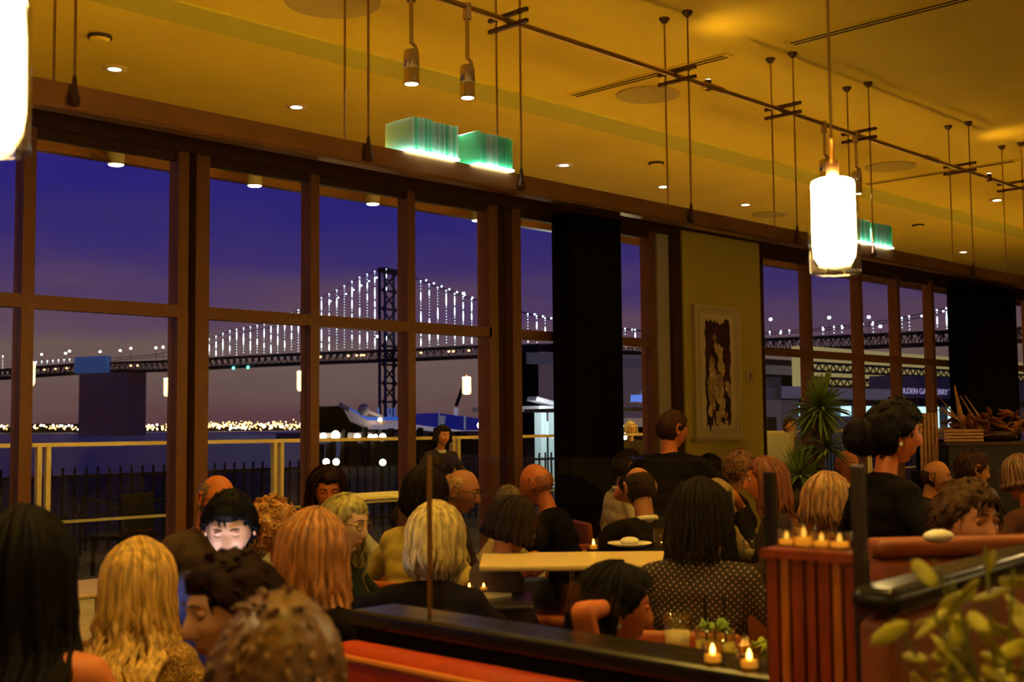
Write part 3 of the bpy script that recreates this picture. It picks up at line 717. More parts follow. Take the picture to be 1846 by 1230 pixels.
poly_prism([(745, 752), (790, 745), (868, 755), (870, 778), (745, 768)], Y+6, 3, 'blue_hall', mat('hall_blue', (.012, .015, .22), .6, emit=.5), bx_)
poly_prism([(742, 774), (834, 784), (870, 786), (870, 893), (742, 893)], Y+.5, 5, 'hull', M_dark, bx_)
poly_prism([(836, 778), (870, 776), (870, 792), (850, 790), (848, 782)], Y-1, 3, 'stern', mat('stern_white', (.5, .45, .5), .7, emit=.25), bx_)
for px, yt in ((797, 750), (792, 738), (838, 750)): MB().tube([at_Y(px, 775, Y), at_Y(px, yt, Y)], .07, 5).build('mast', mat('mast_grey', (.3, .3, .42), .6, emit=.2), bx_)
for k_ in range(5): MB().box(at_Y(797, 752+5*k_, Y-.3), (.5-.05*k_, .1, .12)).build('mast_rung', mat('mast_grey', (.3, .3, .42), .6), bx_)
MB().ell(at_Y(866, 767, Y-2), (.2, .2, .2), 8, 6).build('stern_lamp', E_wb, bx_)
cr = thing('harbour_crane', (0, 0, 0), 'slim harbour crane with white mast and tilted dark jib behind the moored boat', 'crane')
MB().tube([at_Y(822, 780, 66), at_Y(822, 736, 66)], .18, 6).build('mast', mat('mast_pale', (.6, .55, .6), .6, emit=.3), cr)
MB().tube([at_Y(822, 732, 66), at_Y(828, 715, 66), at_Y(836, 692, 66)], .14, 5).build('jib', M_dark, cr)
MB().tube([at_Y(836, 692, 66), at_Y(838, 700, 66)], .05, 5).build('hook_line', M_dark, cr)
# pilings and dock with lamps
dk_ = thing('timber_dock', (0, 0, 0), 'timber dock on dark pilings with bright lamps behind the terrace railing', 'dock')
Y = 50; x0 = at_Y(560, 800, Y).x; x1 = at_Y(900, 800, Y).x
MB().bx(x0, x1, Y, Y+3, 1.0, 1.35).build('dock_deck', mat('dock_grey', (.2, .17, .2), .9), dk_)
rr = random.Random(4)
for i in range(34):
    X = x0+(x1-x0)*(i+.5)/34; MB().tube([(X, Y-.4, -3), (X+rr.uniform(.1, .5), Y-.4, 1.2+rr.uniform(-.5, .5))], .17, 6).build('piling', M_dark, dk_)
for px, py, r_ in ((583, 787, .42), (605, 785, .55), (644, 788, .42), (668, 788, .35), (676, 788, .35), (690, 788, .45), (588, 832, .3), (605, 832, .3), (690, 833, .32)):
    if py > 800: continue
    r_ *= .38; MB().ell(at_Y(px, py, Y-.5), (r_, r_, r_*1.1), 8, 6).build('dock_lamp', E_wb, dk_)
bxp(658, 694, 783, 793, Y+1, 2).build('lit_cabin', emis('cabin_glow', (1, .72, .3), 2.2), dk_)
# small lights low on the water promenade
for i, (px, py) in enumerate(((588, 833), (606, 833), (690, 834))):
    t = thing('promenade_lamp', at_Y(px, py, 17.5), 'bright round promenade lamp low in the third window, %s from the left' % ['first', 'second', 'third'][i], 'lamp', 'promenade lamps')
    MB().ell((0, 0, 0), (.06, .06, .06), 10, 8).build('globe', E_wb, t); MB().tube([(0, 0, -.05), (0, 0, -t.location.z-.35)], .02).build('post', M_dark, t)
# ferry terminal at the right
ft = thing('ferry_terminal', (0, 0, 0), 'ferry terminal with lit truss canopy, purple sign band and bright shop windows', 'building')
Y = 44
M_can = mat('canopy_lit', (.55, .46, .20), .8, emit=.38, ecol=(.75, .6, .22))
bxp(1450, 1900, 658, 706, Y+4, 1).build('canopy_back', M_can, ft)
xa, xb = at_Y(1450, 680, Y+3).x, at_Y(1900, 680, Y+3).x
zt0, zb0 = at_Y(1600, 662, Y+3).z, at_Y(1600, 700, Y+3).z
trs = MB(); nn = 46
for i in range(nn):
    a = xa+(xb-xa)*i/nn; b = xa+(xb-xa)*(i+1)/nn
    for (zt_, zb_) in ((zt0, (zt0+zb0)/2+.25), ((zt0+zb0)/2-.25, zb0)):
        trs.tube([(a, Y+3, zt_), ((a+b)/2, Y+3, zb_), (b, Y+3, zt_)], .07, 4)
for z in (zt0, (zt0+zb0)/2+.25, (zt0+zb0)/2-.25, zb0): trs.tube([(xa, Y+3, z), (xb, Y+3, z)], .1, 4)
trs.build('canopy_truss', mat('truss_brown', (.12, .08, .04), .8), ft)
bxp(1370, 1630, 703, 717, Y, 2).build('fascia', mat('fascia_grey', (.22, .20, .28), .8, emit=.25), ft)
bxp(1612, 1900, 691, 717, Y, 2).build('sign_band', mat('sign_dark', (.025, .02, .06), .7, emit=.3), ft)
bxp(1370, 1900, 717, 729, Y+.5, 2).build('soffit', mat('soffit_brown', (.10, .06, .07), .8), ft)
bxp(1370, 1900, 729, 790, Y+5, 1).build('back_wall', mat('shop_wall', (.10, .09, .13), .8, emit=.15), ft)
for i, (a, b) in enumerate(((1395, 1412), (1425, 1450), (1520, 1545), (1566, 1592), (1655, 1672), (1690, 1700), (1708, 1722), (1740, 1790))):
    bxp(a, b, 730, 750 if i < 4 else 772, Y+4.5, .2).build('shop_window', E_cyan, ft)
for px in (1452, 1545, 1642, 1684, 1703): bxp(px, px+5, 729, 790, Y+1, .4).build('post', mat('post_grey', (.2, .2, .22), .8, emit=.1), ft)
cu = bpy.data.curves.new('sign_text', 'FONT'); cu.body = 'GOLDEN GATE FERRY TERMINAL'; cu.extrude = .02; cu.size = 1
tmp = bpy.data.objects.new('tmp', cu); C.objects.link(tmp); bpy.context.view_layer.update()
me = bpy.data.meshes.new_from_object(tmp.evaluated_get(bpy.context.evaluated_depsgraph_get())); C.objects.unlink(tmp); bpy.data.objects.remove(tmp)
xs_ = [v.co.x for v in me.vertices]; wtx = max(xs_)-min(xs_)
X0, X1 = at_Y(1616, 705, Y-.1).x, at_Y(1752, 705, Y-.1).x; zz0, zz1 = at_Y(1680, 711, Y-.1).z, at_Y(1680, 701, Y-.1).z
for v in me.vertices:
    x, y, z = v.co; v.co = (X0+(x-min(xs_))/wtx*(X1-X0), Y-.05-z, zz0+y/.7*(zz1-zz0))
me.materials.append(mat('sign_letters', (.45, .42, .62), .7, emit=.75, ecol=(.42, .36, .62)))
so = bpy.data.objects.new('sign_lettering', me); C.objects.link(so); so.parent = ft
# quay clutter in the right windows
for i, (x0, x1, y0, y1, Y, c_) in enumerate(((1370, 1400, 700, 722, 36, (.25, .24, .27)), (1392, 1408, 680, 704, 36, (.16, .14, .14)), (1408, 1440, 722, 745, 24, (.3, .26, .3)), (1384, 1400, 752, 770, 20, (.05, .03, .02)), (1425, 1540, 752, 772, 26, (.25, .23, .24)))):
    pb_ = pxbox(x0, x1, y0, y1, Y, 1.5)
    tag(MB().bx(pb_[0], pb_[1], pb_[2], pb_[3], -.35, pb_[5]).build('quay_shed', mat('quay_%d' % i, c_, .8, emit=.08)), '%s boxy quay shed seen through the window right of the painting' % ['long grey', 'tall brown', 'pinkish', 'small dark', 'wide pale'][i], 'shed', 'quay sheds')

#PART3
# ------------------------------------------------------------------ people
def skin_mat(k):
    cols = {'fair': (.62, .30, .13), 'red': (.68, .19, .045), 'tan': (.50, .20, .075), 'deep': (.36, .13, .05), 'pale': (.70, .42, .24)}
    return mat('skin_'+k, cols[k], .5, noise_s=14, noise_a=.08, spec=.4)
M_eye = mat('eye_white', (.7, .62, .5), .3); M_iris = mat('iris', (.02, .01, .005), .2); M_brow = mat('brow', (.05, .025, .01), .8)
def lip_mat(k): return mat('lips_'+k, {'fair': (.52, .20, .10)}.get(k, (.36, .09, .04)), .4)
def sstep(a, b, x):
    t = max(0, min(1, (x-a)/(b-a))); return t*t*(3-2*t)
def gau(x, s): return math.exp(-(x/s)**2)
def head_pt(az, el, fem=False):
    """az 0 = face forward (+y), el -90..90 ; returns point of the head surface (metres)"""
    ca, sa, ce, se = cos(az), sin(az), cos(el), sin(el)
    x = .076*sa*ce; y = .096*ca*ce; z = .118*se
    x *= 1+.05*gau(z-.03, .05)
    if y < 0: y *= 1.06+.06*gau(z-.035, .05)
    lo = sstep(-.015, -.112, z)
    x *= 1-.34*lo*(1 if y > -.02 else .75)
    if y > 0: y += .012*lo*gau(x, .04)-.004*lo
    else: y += .055*sstep(-.02, -.11, z)*min(1, -y/.05)
    if y > .02:
        f = sstep(.02, .06, y)
        y -= .010*f*gau(z-.075, .05)*0
        y += .004*f*gau(z-.045, .011)*gau(x, .05)
        y -= .011*f*gau(abs(x)-.031, .016)*gau(z-.020, .013)
        nz = sstep(.034, -.018, z)*sstep(-.040, -.026, z)
        y += (.004+.021*nz)*f*gau(x, .0095+.006*sstep(.01, -.03, z))*(1 if -.042 < z < .04 else 0)
        y += .006*f*gau(abs(x)-.043, .018)*gau(z+.012, .018)
        y += (.007*gau(z+.056, .006)+.008*gau(z+.068, .0065)-.003*gau(z+.0618, .0025))*f*gau(x, .021)
        y -= .006*f*gau(z+.080, .008)*gau(x, .03)
        y += (.012 if not fem else .009)*f*gau(x, .024)*gau(z+.102, .014)
    return Vector((x, y, z))
NU, NV = 72, 60
def add_head(mb, M, fem, k, closed=False):
    vs = []; base = len(mb.v); s = .97 if fem else 1.02
    for j in range(NV+1):
        el = -pi/2+pi*j/NV
        for i in range(NU):
            t = 2*pi*i/NU; az = t-.45*sin(t)      # more columns at the face
            vs.append(M @ (head_pt(az, el, fem)*s))
    mb.cur = 0; fs = []; lips = []
    for j in range(NV):
        for i in range(NU):
            q = (j*NU+i, j*NU+(i+1)%NU, (j+1)*NU+(i+1)%NU, (j+1)*NU+i)
            az = 2*pi*(i+.5)/NU; az = az-.45*sin(az); p = head_pt(az, -pi/2+pi*(j+.5)/NV, fem)
            (lips if (p.y > .05 and abs(p.x) < .023*(1-abs(p.z+.062)/.03) and -.073 < p.z < -.051) else fs).append(q)
    mb.add(vs, fs)
    mb.cur = 1; off = base; mb.f += [tuple(i+off for i in f) for f in lips]; mb.mi += [1]*len(lips)
    mb.cur = 0
    for sx in (-1, 1):
        # ear: rim tube and concave shell
        c = Vector((sx*.079*s, -.012, .0)); rim = []
        for q in range(9):
            a = radians(-110+q*31); rim.append(M@(c+Vector((sx*(.006+.008*abs(sin(a*.5+.8))), -.016*cos(a)-.004, .031*sin(a)+.004))))
        mb.tube(rim, [.004, .0055, .006, .006, .006, .006, .0055, .005, .006], 7)
        mb.ell(M@(c+Vector((sx*.003, 0, 0))), (.007, .015, .026), 10, 6, M.to_3x3())
        mb.ell(M@(c+Vector((sx*.006, .004, -.026))), (.006, .008, .010), 8, 5, M.to_3x3())
        mb.cur = 0 if closed else 2; mb.ell(M@(Vector((sx*.031, .0745*1.0+(.0015 if closed else 0), .020))*s), (.0125, .0125, .0115), 12, 8, M.to_3x3())
        if closed: mb.cur = 4; mb.tube([M@(Vector((sx*(.031+.012*cos(a)), .0865-.003*abs(cos(a)), .0150-.003*sin(a)))*s) for a in [pi*q/6 for q in range(7)]], .0013, 5)
        else: mb.cur = 3; mb.ell(M@(Vector((sx*.031, .0838, .0195))*s), (.0055, .004, .0055), 10, 6, M.to_3x3())
        mb.cur = 0
        lid = [M@(Vector((sx*(.031+.0145*cos(a)), .0835+.004*sin(a), .0215+.0075*sin(a)))*s) for a in [pi*q/6 for q in range(7)]]
        mb.tube(lid, .0032, 6)
        mb.cur = 4; mb.tube([M@(Vector((sx*xx, yy, zz))*s) for xx, yy, zz in ((.013, .0975, .041), (.028, .0955, .046), (.045, .084, .040))], [.0028, .0034, .0018], 6, flat=1); mb.cur = 0
def add_hand(mb, wrist, d, palm_n, side, curl=.5):
    """five separate tapering fingers on a palm; d = direction of the fingers, palm_n = palm normal"""
    d = Vector(d).normalized(); n = Vector(palm_n); n = (n-d*n.dot(d)).normalized(); w = d.cross(n)*side; wrist = Vector(wrist)
    R = Matrix((w, d, n)).transposed()
    mb.rbox(wrist+d*.045, (.078, .098, .026), .0125, R)
    for k, (off, L) in enumerate(((-.030, .066), (-.010, .076), (.010, .081), (.030, .073))):
        p = wrist+d*.088+w*(-off); pts = [p-d*.012, p]; ang = 0; q = p
        for j, fr in enumerate((.45, .3, .25)):
            ang += curl*(.6+.12*k) if j else curl*.55
            q = q+(d*cos(ang)+n*sin(ang)+w*(-off*.8)).normalized()*L*fr; pts.append(q)
        mb.tube(pts, [.0090, .0092, .0085, .0076, .0058], 8)
        mb.ell(q, (.0060, .0060, .0060), 8, 5)
    p = wrist+d*.025+w*.034; q = p+(d*.6+w*.7+n*.25).normalized()*.036; r = q+(d*.9+w*.2+n*.35).normalized()*.034
    mb.tube([p-w*.012, p, q, r], [.012, .0125, .0105, .0075], 8); mb.ell(r, (.0078, .0078, .0078), 8, 5)
TS = bpy.data.scenes.new('workbench')
def remesh(mb, vox, smooth=4):
    me = bpy.data.meshes.new('t'); me.from_pydata(mb.v, [], mb.f); o = bpy.data.objects.new('t', me); TS.collection.objects.link(o)
    r = o.modifiers.new('r', 'REMESH'); r.mode = 'VOXEL'; r.voxel_size = vox
    sm = o.modifiers.new('s', 'SMOOTH'); sm.iterations = smooth; sm.factor = .6
    TS.view_layers[0].update(); dg = TS.view_layers[0].depsgraph; dg.update(); res = bpy.data.meshes.new_from_object(o.evaluated_get(dg))
    bpy.data.objects.remove(o); bpy.data.meshes.remove(me); return res
def link_mesh(name, me, m, parent, folds=0, seed=0):
    if folds:
        n_ = len(me.vertices); nn_ = [0.0]*(3*n_); cc_ = [0.0]*(3*n_); me.vertices.foreach_get('normal', nn_); me.vertices.foreach_get('co', cc_)
        for i in range(n_):
            c = Vector(cc_[3*i:3*i+3]); q = noise.noise(Vector((c.x*9, c.y*9, c.z*14+seed)))+.5*noise.noise(Vector((c.x*22, c.y*22, c.z*30+seed)))
            cc_[3*i:3*i+3] = c+Vector(nn_[3*i:3*i+3])*(q*folds)
        me.vertices.foreach_set('co', cc_)
    me.materials.clear(); me.materials.append(m); me.polygons.foreach_set('use_smooth', [True]*len(me.polygons)); me.update()
    o = bpy.data.objects.new(name, me); C.objects.link(o); o.parent = parent; return o

def hair_mask(p, kind):
    """>0 where the scalp carries hair (head coordinates)"""
    line_f = .066 if kind != 'bald' else 9
    if kind in ('bald', 'balding'):
        back = min((.035 if kind == 'bald' else .075)-p.z, p.z+.075, (.012-p.y))
        return back
    front = p.z-(.062+.02*(abs(p.x)/.06)**2*0)
    side = min(.02+.9*(p.z-.0)-p.y*1.0, p.z+.02)
    back = min(-.012-p.y, p.z+.085)
    sb = min(.028-p.y, p.z+.005)
    return max(front if p.y > -.02 else 1, side if abs(p.x) > .05 else -1, back, sb)
def hair_cap(H, kind, thick, fem, m, par, seed, name='hair', amp=.35, freq=26):
    vs = []; ok = []; s = (.97 if fem else 1.02)
    NU2, NV2 = 84, 60
    for j in range(NV2+1):
        el = -pi/2+pi*j/NV2
        for i in range(NU2):
            az = 2*pi*i/NU2; p = head_pt(az, el, fem)*s; mk = hair_mask(p, kind)
            mk += .006*noise.noise(p*60+Vector((seed, 0, 0)))
            nrm = Vector((p.x/.076**2, p.y/.1**2, p.z/.118**2)).normalized()
            t = thick*sstep(0, .022, mk)*(1+amp*noise.noise(Vector((p.x*freq, p.y*freq, p.z*freq*.6+seed))))+.0015
            vs.append(H@(p+nrm*t)); ok.append(mk > 0)
    mb = MB(); fs = []
    for j in range(NV2):
        for i in range(NU2):
            q = (j*NU2+i, j*NU2+(i+1)%NU2, (j+1)*NU2+(i+1)%NU2, (j+1)*NU2+i)
            if sum(ok[v] for v in q) >= 3: fs.append(q)
    used = sorted({v for f in fs for v in f}); ix = {v: k for k, v in enumerate(used)}
    mb.add([vs[v] for v in used], [tuple(ix[v] for v in f) for f in fs])
    return mb
def lock(mb, pts, w, n=5, flat=.45, tip=.25):
    k = len(pts); rad = [w*(.55+.45*sstep(0, .25, i/(k-1)))*(1-(1-tip)*sstep(.6, 1, i/(k-1))) for i in range(k)]
    mb.tube(pts, rad, n, flat)
def long_hair(H, L, m, par, seed, vol=.02, wave=.01, nl=150, part=0.0, fringe=False, bob=False, ysh=.02, face=60):
    rr = random.Random(seed); mb = hair_cap(H, 'full', vol*.8, True, m, par, seed)
    Hr = H.to_3x3(); c0 = H.translation
    for k in range(nl):
        az = rr.uniform(radians(face), radians(360-face)); layer = rr.uniform(.6, 1.25); el0 = radians(rr.uniform(62, 86))
        start = Vector((part+rr.uniform(-.008, .008), rr.uniform(-.05, .035), 0)); pts = []
        n1 = 7; ph = rr.uniform(0, 6.28); wl = rr.uniform(.07, .12)
        for i in range(n1):
            f = i/(n1-1); el = el0+(radians(-12)-el0)*f
            p = head_pt(az, el, True); p.z = max(p.z, -.03)
            nn = Vector((p.x/.076**2, p.y/.1**2, p.z/.118**2)).normalized()
            p = p+nn*vol*layer*(.7+.5*f); p.x = p.x*(.35+.65*min(1, f*2.2+.15))+start.x*(1-f); pts.append(H@p)
        p = pts[-1].copy(); out_ = Vector((p.x-c0.x, p.y-c0.y, 0)); out_ = out_.normalized() if out_.length > 1e-4 else Vector((0, -1, 0))
        LL = L*rr.uniform(.82, 1.05); n2 = max(4, int(LL/.035)); back = out_.y < .25
        for i in range(1, n2+1):
            f = i/n2; q = p+Vector((0, 0, -LL*f))
            if bob: q += out_*(.018*sin(f*pi*.9)-.03*f*f)
            else:
                q += out_*(.012*sin(f*2.2)); dz = c0.z-q.z
                if dz > .17 and abs(q.x) < .26:
                    g = sstep(.17, .27, dz)
                    if back: q.y = q.y*(1-g)+min(q.y, -.115-ysh+c0.y*0-.02*layer)*g
                    else: q.y = q.y*(1-g)+max(q.y, .11)*g
            ww = wave*sstep(.0, .5, f)
            q += Vector((sin(ph+LL*f/wl*6.28*.5)*ww, cos(ph*1.7+LL*f/wl*6.28*.5)*ww, 0)); pts.append(q)
        lock(mb, pts, rr.uniform(.009, .016), tip=.2)
    if fringe:
        for k in range(26):
            a = radians(-52+104*k/25+rr.uniform(-2, 2)); pts = [H@(head_pt(a, radians(e), True)+Vector((sin(a), cos(a), .25)).normalized()*(.012+.004*rr.random())) for e in (80, 60, 42, 30, 20)]
            lock(mb, pts, .010)
    return mb
def short_hair(H, thick, m, seed, kind='full', fem=False, nl=260, ln=.022, messy=.5):
    rr = random.Random(seed); mb = hair_cap(H, kind, thick, fem, m, None, seed, freq=38)
    n = 0
    while n < nl:
        az = rr.uniform(0, 2*pi); el = math.asin(rr.uniform(-.7, 1)); p = head_pt(az, el, fem)*1.02
        n += 1
        if hair_mask(p, kind) < .004: continue
        nn = Vector((p.x/.076**2, p.y/.1**2, p.z/.118**2)).normalized()
        dirn = (Vector((rr.uniform(-1, 1)*messy, rr.uniform(-1, .2)*messy-.2, -.5 if el < .9 else 0))+nn*.45).normalized()
        a = p+nn*(thick*.7); mb.tube([H@a, H@(a+dirn*ln*.6), H@(a+dirn*ln+Vector((0, 0, -.3*ln)))], [.007, .006, .0015], 5, .5)
    return mb
def curly_hair(H, thick, m, seed, nl=230):
    rr = random.Random(seed); mb = hair_cap(H, 'full', thick, True, m, None, seed, amp=.8, freq=44)
    for k in range(nl):
        az = rr.uniform(radians(35), radians(325)); el = math.asin(rr.uniform(-.75, 1)); p = head_pt(az, el, True)
        nn = Vector((p.x/.076**2, p.y/.1**2, p.z/.118**2)).normalized(); a = p+nn*thick*rr.uniform(.7, 1.1)
        t1 = nn.cross(Vector((0, 0, 1))); t1 = t1.normalized() if t1.length > .01 else Vector((1, 0, 0)); t2 = nn.cross(t1); r = rr.uniform(.007, .013); ph = rr.uniform(0, 6)
        mb.tube([H@(a+nn*(.004*q)+t1*cos(ph+q*.9)*r+t2*sin(ph+q*.9)*r) for q in range(6)], [.004, .006, .006, .006, .005, .003], 5)
    return mb

PEOPLE = {}
def person(key, px, py, d, face, label, skin='tan', fem=False, seat=True, lean=8, hp=8, hy=0, hr=0, arms=('lap', 'lap'), hair=('short', (.02, .01, .005)),
           top=('shirt', (.02, .02, .02), 'long'), bottom=(.015, .013, .015), s_fix=None, wid=1.0, glasses=False, collar=None, extra=None, hz=None, lips='dark', vox=.011, closed=False):
    """px,py,d: where the head centre is seen and how far; face: 0 away from the camera, 90 to the right, 180 towards it"""
    tgt = at_d(px, py, d); heading = YAW-radians(face); rz = heading-pi/2
    hipz = .56 if seat else .93; tl = radians(lean)
    wid = wid*(.90 if fem else 1.0)
    sp = Vector((0, sin(tl), cos(tl)))
    nb = Vector((0, 0, hipz))+sp*(.49 if not fem else .47)          # base of the neck
    hl = radians(lean*.5+hp)
    headc = nb+Vector((0, .035+.13*sin(hl), .108+.072*cos(hl)))
    H = Matrix.Translation(headc) @ Euler((-radians(lean*.4+hp), radians(hr), 0)).to_matrix().to_4x4()
    H = Matrix.Translation(headc) @ (Matrix.Rotation(radians(-hy), 4, 'Z') @ Matrix.Rotation(-radians(lean*.35+hp), 4, 'X') @ Matrix.Rotation(radians(hr), 4, 'Y'))
    s = s_fix or max(.90, min(1.10, tgt.z/headc.z))
    c, sn = cos(rz), sin(rz); off = Vector((headc.x*c-headc.y*sn, headc.x*sn+headc.y*c, 0))*s
    loc = Vector((tgt.x, tgt.y, 0))-off
    loc.z = tgt.z-headc.z*s if abs(tgt.z-headc.z*s) > .0 else 0
    base_dz = loc.z; loc.z = 0
    # ---- body
    sk = skin_mat(skin); B = MB(); T = MB(); ov = .014
    hip = Vector((0, 0, hipz)); shz = nb-sp*.035
    levels = [(.0, .085, .112, .0), (.10, .072, .103, .0), (.20, .066, .098, .0), (.30, .082, .105, .008), (.38, .100, .098, .006), (.43, .105, .078, 0)]
    if fem: levels = [(.0, .092, .112, 0), (.10, .060, .095, 0), (.20, .052, .088, 0), (.29, .070, .098, .012), (.36, .085, .092, .008), (.41, .095, .070, 0)]
    for t, hw, r, fy in levels:
        cpt = hip+sp*t+Vector((0, fy, 0))
        for o_, e in ((B, 0), (T, ov)):
            if o_ is T and top[2] == 'none' and t > .35: continue
            o_.cap(cpt-Vector((hw*wid, 0, 0)), cpt+Vector((hw*wid, 0, 0)), r+e-.006, r+e-.006, 16)
    if fem:
        for sx in (-1, 1):
            for o_, e in ((B, 0), (T, ov)): o_.ell(hip+sp*.31+Vector((sx*.072, .075, 0)), (.058+e, .055+e, .058+e), 14, 9)
    shw = .168*wid if fem else .188*wid
    for o_, e in ((B, 0), (T, ov))[:1 if top[2] == 'none' else 2]:
        o_.cap(shz+Vector((-shw, 0, -.02)), shz+Vector((0, -.01, .012)), .050+e, .056+e*.6); o_.cap(shz+Vector((shw, 0, -.02)), shz+Vector((0, -.01, .012)), .050+e, .056+e*.6)
    B.cap(nb-sp*.04, headc+H.to_3x3()@Vector((0, -.022, -.075)), .058 if not fem else .047, .052 if not fem else .044, 16)
    hands = []
    for side, mode in zip((-1, 1), arms):
        sh_ = shz+Vector((side*shw, 0, -.025))
        if isinstance(mode, str):
            el, wr, hd = {'table': ((side*.27, .10, -.27), (side*.16, .36, -.27), (-side*.5, 1, 0)),
                          'down': ((side*.25, -.02, -.30), (side*.25, .06, -.55), (0, .2, -1)),
                          'lap': ((side*.26, .02, -.29), (side*.12, .22, -.38), (-side*.4, 1, -.2)),
                          'chest': ((side*.24, .10, -.27), (side*.07, .30, -.16), (-side*.5, .6, .5)),
                          'phone': ((side*.22, .12, -.27), (side*.07, .33, -.18), (-side*.2, .8, .7)),
                          'reach': ((side*.20, .26, -.12), (side*.16, .50, -.16), (0, 1, -.1)),
                          'back': ((side*.28, -.10, -.26), (side*.18, .08, -.42), (-side*.3, .8, -.4))}[mode]
            E = sh_+Vector(el); Wr = sh_+Vector(wr); hd = Vector(hd)
        else:
            E = sh_+Vector(mode[0]); Wr = sh_+Vector(mode[1]); hd = Vector(mode[2])
        E = sh_+(E-sh_).normalized()*.285; Wr = E+(Wr-E).normalized()*.25
        ra = .050 if not fem else .042
        B.cap(sh_, E, ra, ra*.80); B.cap(E, Wr, ra*.80, ra*.52); hands.append((Wr, hd, side, E, sh_))
        if top[2] == 'long': T.cap(sh_, E, ra+ov, ra*.8+ov); T.cap(E, Wr, ra*.8+ov, ra*.52+ov*.8)
        elif top[2] == 'short': T.cap(sh_, sh_+(E-sh_)*.62, ra+ov, ra*.92+ov*1.1)
    if seat:
        for side in (-1, 1):
            hj = hip+Vector((side*.085, .0, -.02)); kn = hip+Vector((side*.11, .42, -.02)); an = Vector((side*.12, .44, .085))
            B.cap(hj, kn, .082, .056); B.cap(kn, an, .056, .038); B.cap(an, an+Vector((0, .12, -.045)), .036, .026)
    else:
        for side in (-1, 1):
            hj = hip+Vector((side*.085, 0, -.04)); kn = Vector((side*.095, .02, .49)); an = Vector((side*.10, -.01, .085))
            B.cap(hj, kn, .085, .056); B.cap(kn, an, .056, .038); B.cap(an, an+Vector((0, .13, -.045)), .036, .026)
    body = remesh(B, vox)
    bmb = MB(); add_head(bmb, H, fem, skin, closed)
    for Wr, hd, side, E, sh_ in hands:
        bmb.cur = 0; add_hand(bmb, Wr, hd, Vector((-side*.6, 0, -.8)) if abs(hd.z) < .9 else Vector((-side, 0, 0)), side, .55)
    hm = bmb.mesh('h', [sk], True)
    bm = bmesh.new(); bm.from_mesh(body); bm.from_mesh(hm)
    me = bpy.data.meshes.new('person'); bm.to_mesh(me); bm.free()
    nb_f = len(body.polygons); mi = [0]*nb_f+bmb.mi
    for x in (sk, lip_mat(lips), M_eye, M_iris, M_brow): me.materials.append(x)
    me.polygons.foreach_set('material_index', mi); me.polygons.foreach_set('use_smooth', [True]*len(me.polygons)); me.update()
    bpy.data.meshes.remove(body); bpy.data.meshes.remove(hm)
    root = bpy.data.objects.new('person', me); C.objects.link(root); root.location = loc; root.rotation_euler = (0, 0, rz); root.scale = (s, s, s)
    tag(root, label, 'person')
    # ---- clothes
    seed = len(PEOPLE)*3.1
    tn, tc_, sl = top[:3]
    tm = tc_ if isinstance(tc_, bpy.types.Material) else mat('cloth_%s_%s' % (tn, key), tc_, .9, noise_s=40, noise_a=.12, spec=.12)
    link_mesh(tn, remesh(T, vox, 5), tm, root, .006, seed)
    L = MB()
    if seat:
        L.cap(hip+Vector((-.09, 0, 0)), hip+Vector((.09, 0, 0)), .118, .118)
        for side in (-1, 1):
            L.cap(hip+Vector((side*.085, 0, -.02)), hip+Vector((side*.11, .42, -.02)), .098, .072); L.cap(hip+Vector((side*.11, .42, -.02)), Vector((side*.12, .44, .11)), .070, .058)
    else:
        L.cap(hip+Vector((-.09, 0, 0)), hip+Vector((.09, 0, 0)), .118, .118)
        for side in (-1, 1): L.cap(hip+Vector((side*.085, 0, -.04)), Vector((side*.095, .02, .49)), .100, .074); L.cap(Vector((side*.095, .02, .49)), Vector((side*.10, -.01, .12)), .072, .062)
    link_mesh('trousers', remesh(L, .014, 4), mat('trouser_%s' % key, bottom, .9), root, .005, seed)
    for side in (-1, 1):
        y0 = .44 if seat else -.01; sh2 = MB(); sh2.rbox((side*(.12 if seat else .10), y0+.055, .045), (.092, .27, .085), .035); sh2.build('shoe', M_blackg, root, True)
    if collar:
        cm = MB(); q = nb-sp*.0; n = 20
        pr = []
        for j in range(n):
            a = 2*pi*j/n; rr_ = .066; pr.append((q+Vector((rr_*cos(a), rr_*sin(a)-.004, -.028-.018*sin(a)*1)), q+Vector((rr_*.93*cos(a), rr_*.93*sin(a)-.004, .030-.016*sin(a))), q+Vector((rr_*1.12*cos(a), rr_*1.12*sin(a)-.004, .0-.020*sin(a)))))
        vs = [v for t in pr for v in t]; fs = []
        for j in range(n):
            k = (j+1) % n; fs += [(3*j, 3*k, 3*k+1, 3*j+1), (3*j+1, 3*k+1, 3*k+2, 3*j+2)]
        co = cm.add(vs, fs).build('collar', mat('collar_'+key, collar, .8), root, True)
        md = co.modifiers.new('s', 'SOLIDIFY'); md.thickness = .005
    # ---- hair
    kind, hc = hair[0], hair[1]; opt = hair[2] if len(hair) > 2 else {}
    st = (26, 26, 5) if kind in ('long', 'bob') else (40, 12, 40)
    hmt = mat('hair_'+key, hc, .42 if sum(hc) > .15 else .6, noise_s=2.2, noise_a=.55, stretch=st, spec=.45 if sum(hc) > .15 else .08)
    sd = len(PEOPLE)+1
    if kind in ('long', 'bob'): hmb = long_hair(H, opt.pop('L', .32 if kind == 'long' else .10), hmt, root, sd, bob=(kind == 'bob'), **opt)
    elif kind == 'curly': hmb = curly_hair(H, opt.get('t', .028), hmt, sd)
    elif kind in ('bald', 'balding'): hmb = short_hair(H, .006, hmt, sd, kind, nl=160, ln=.012)
    else: hmb = short_hair(H, opt.get('t', .016), hmt, sd, 'full', fem, ln=opt.get('ln', .022), messy=opt.get('messy', .5))
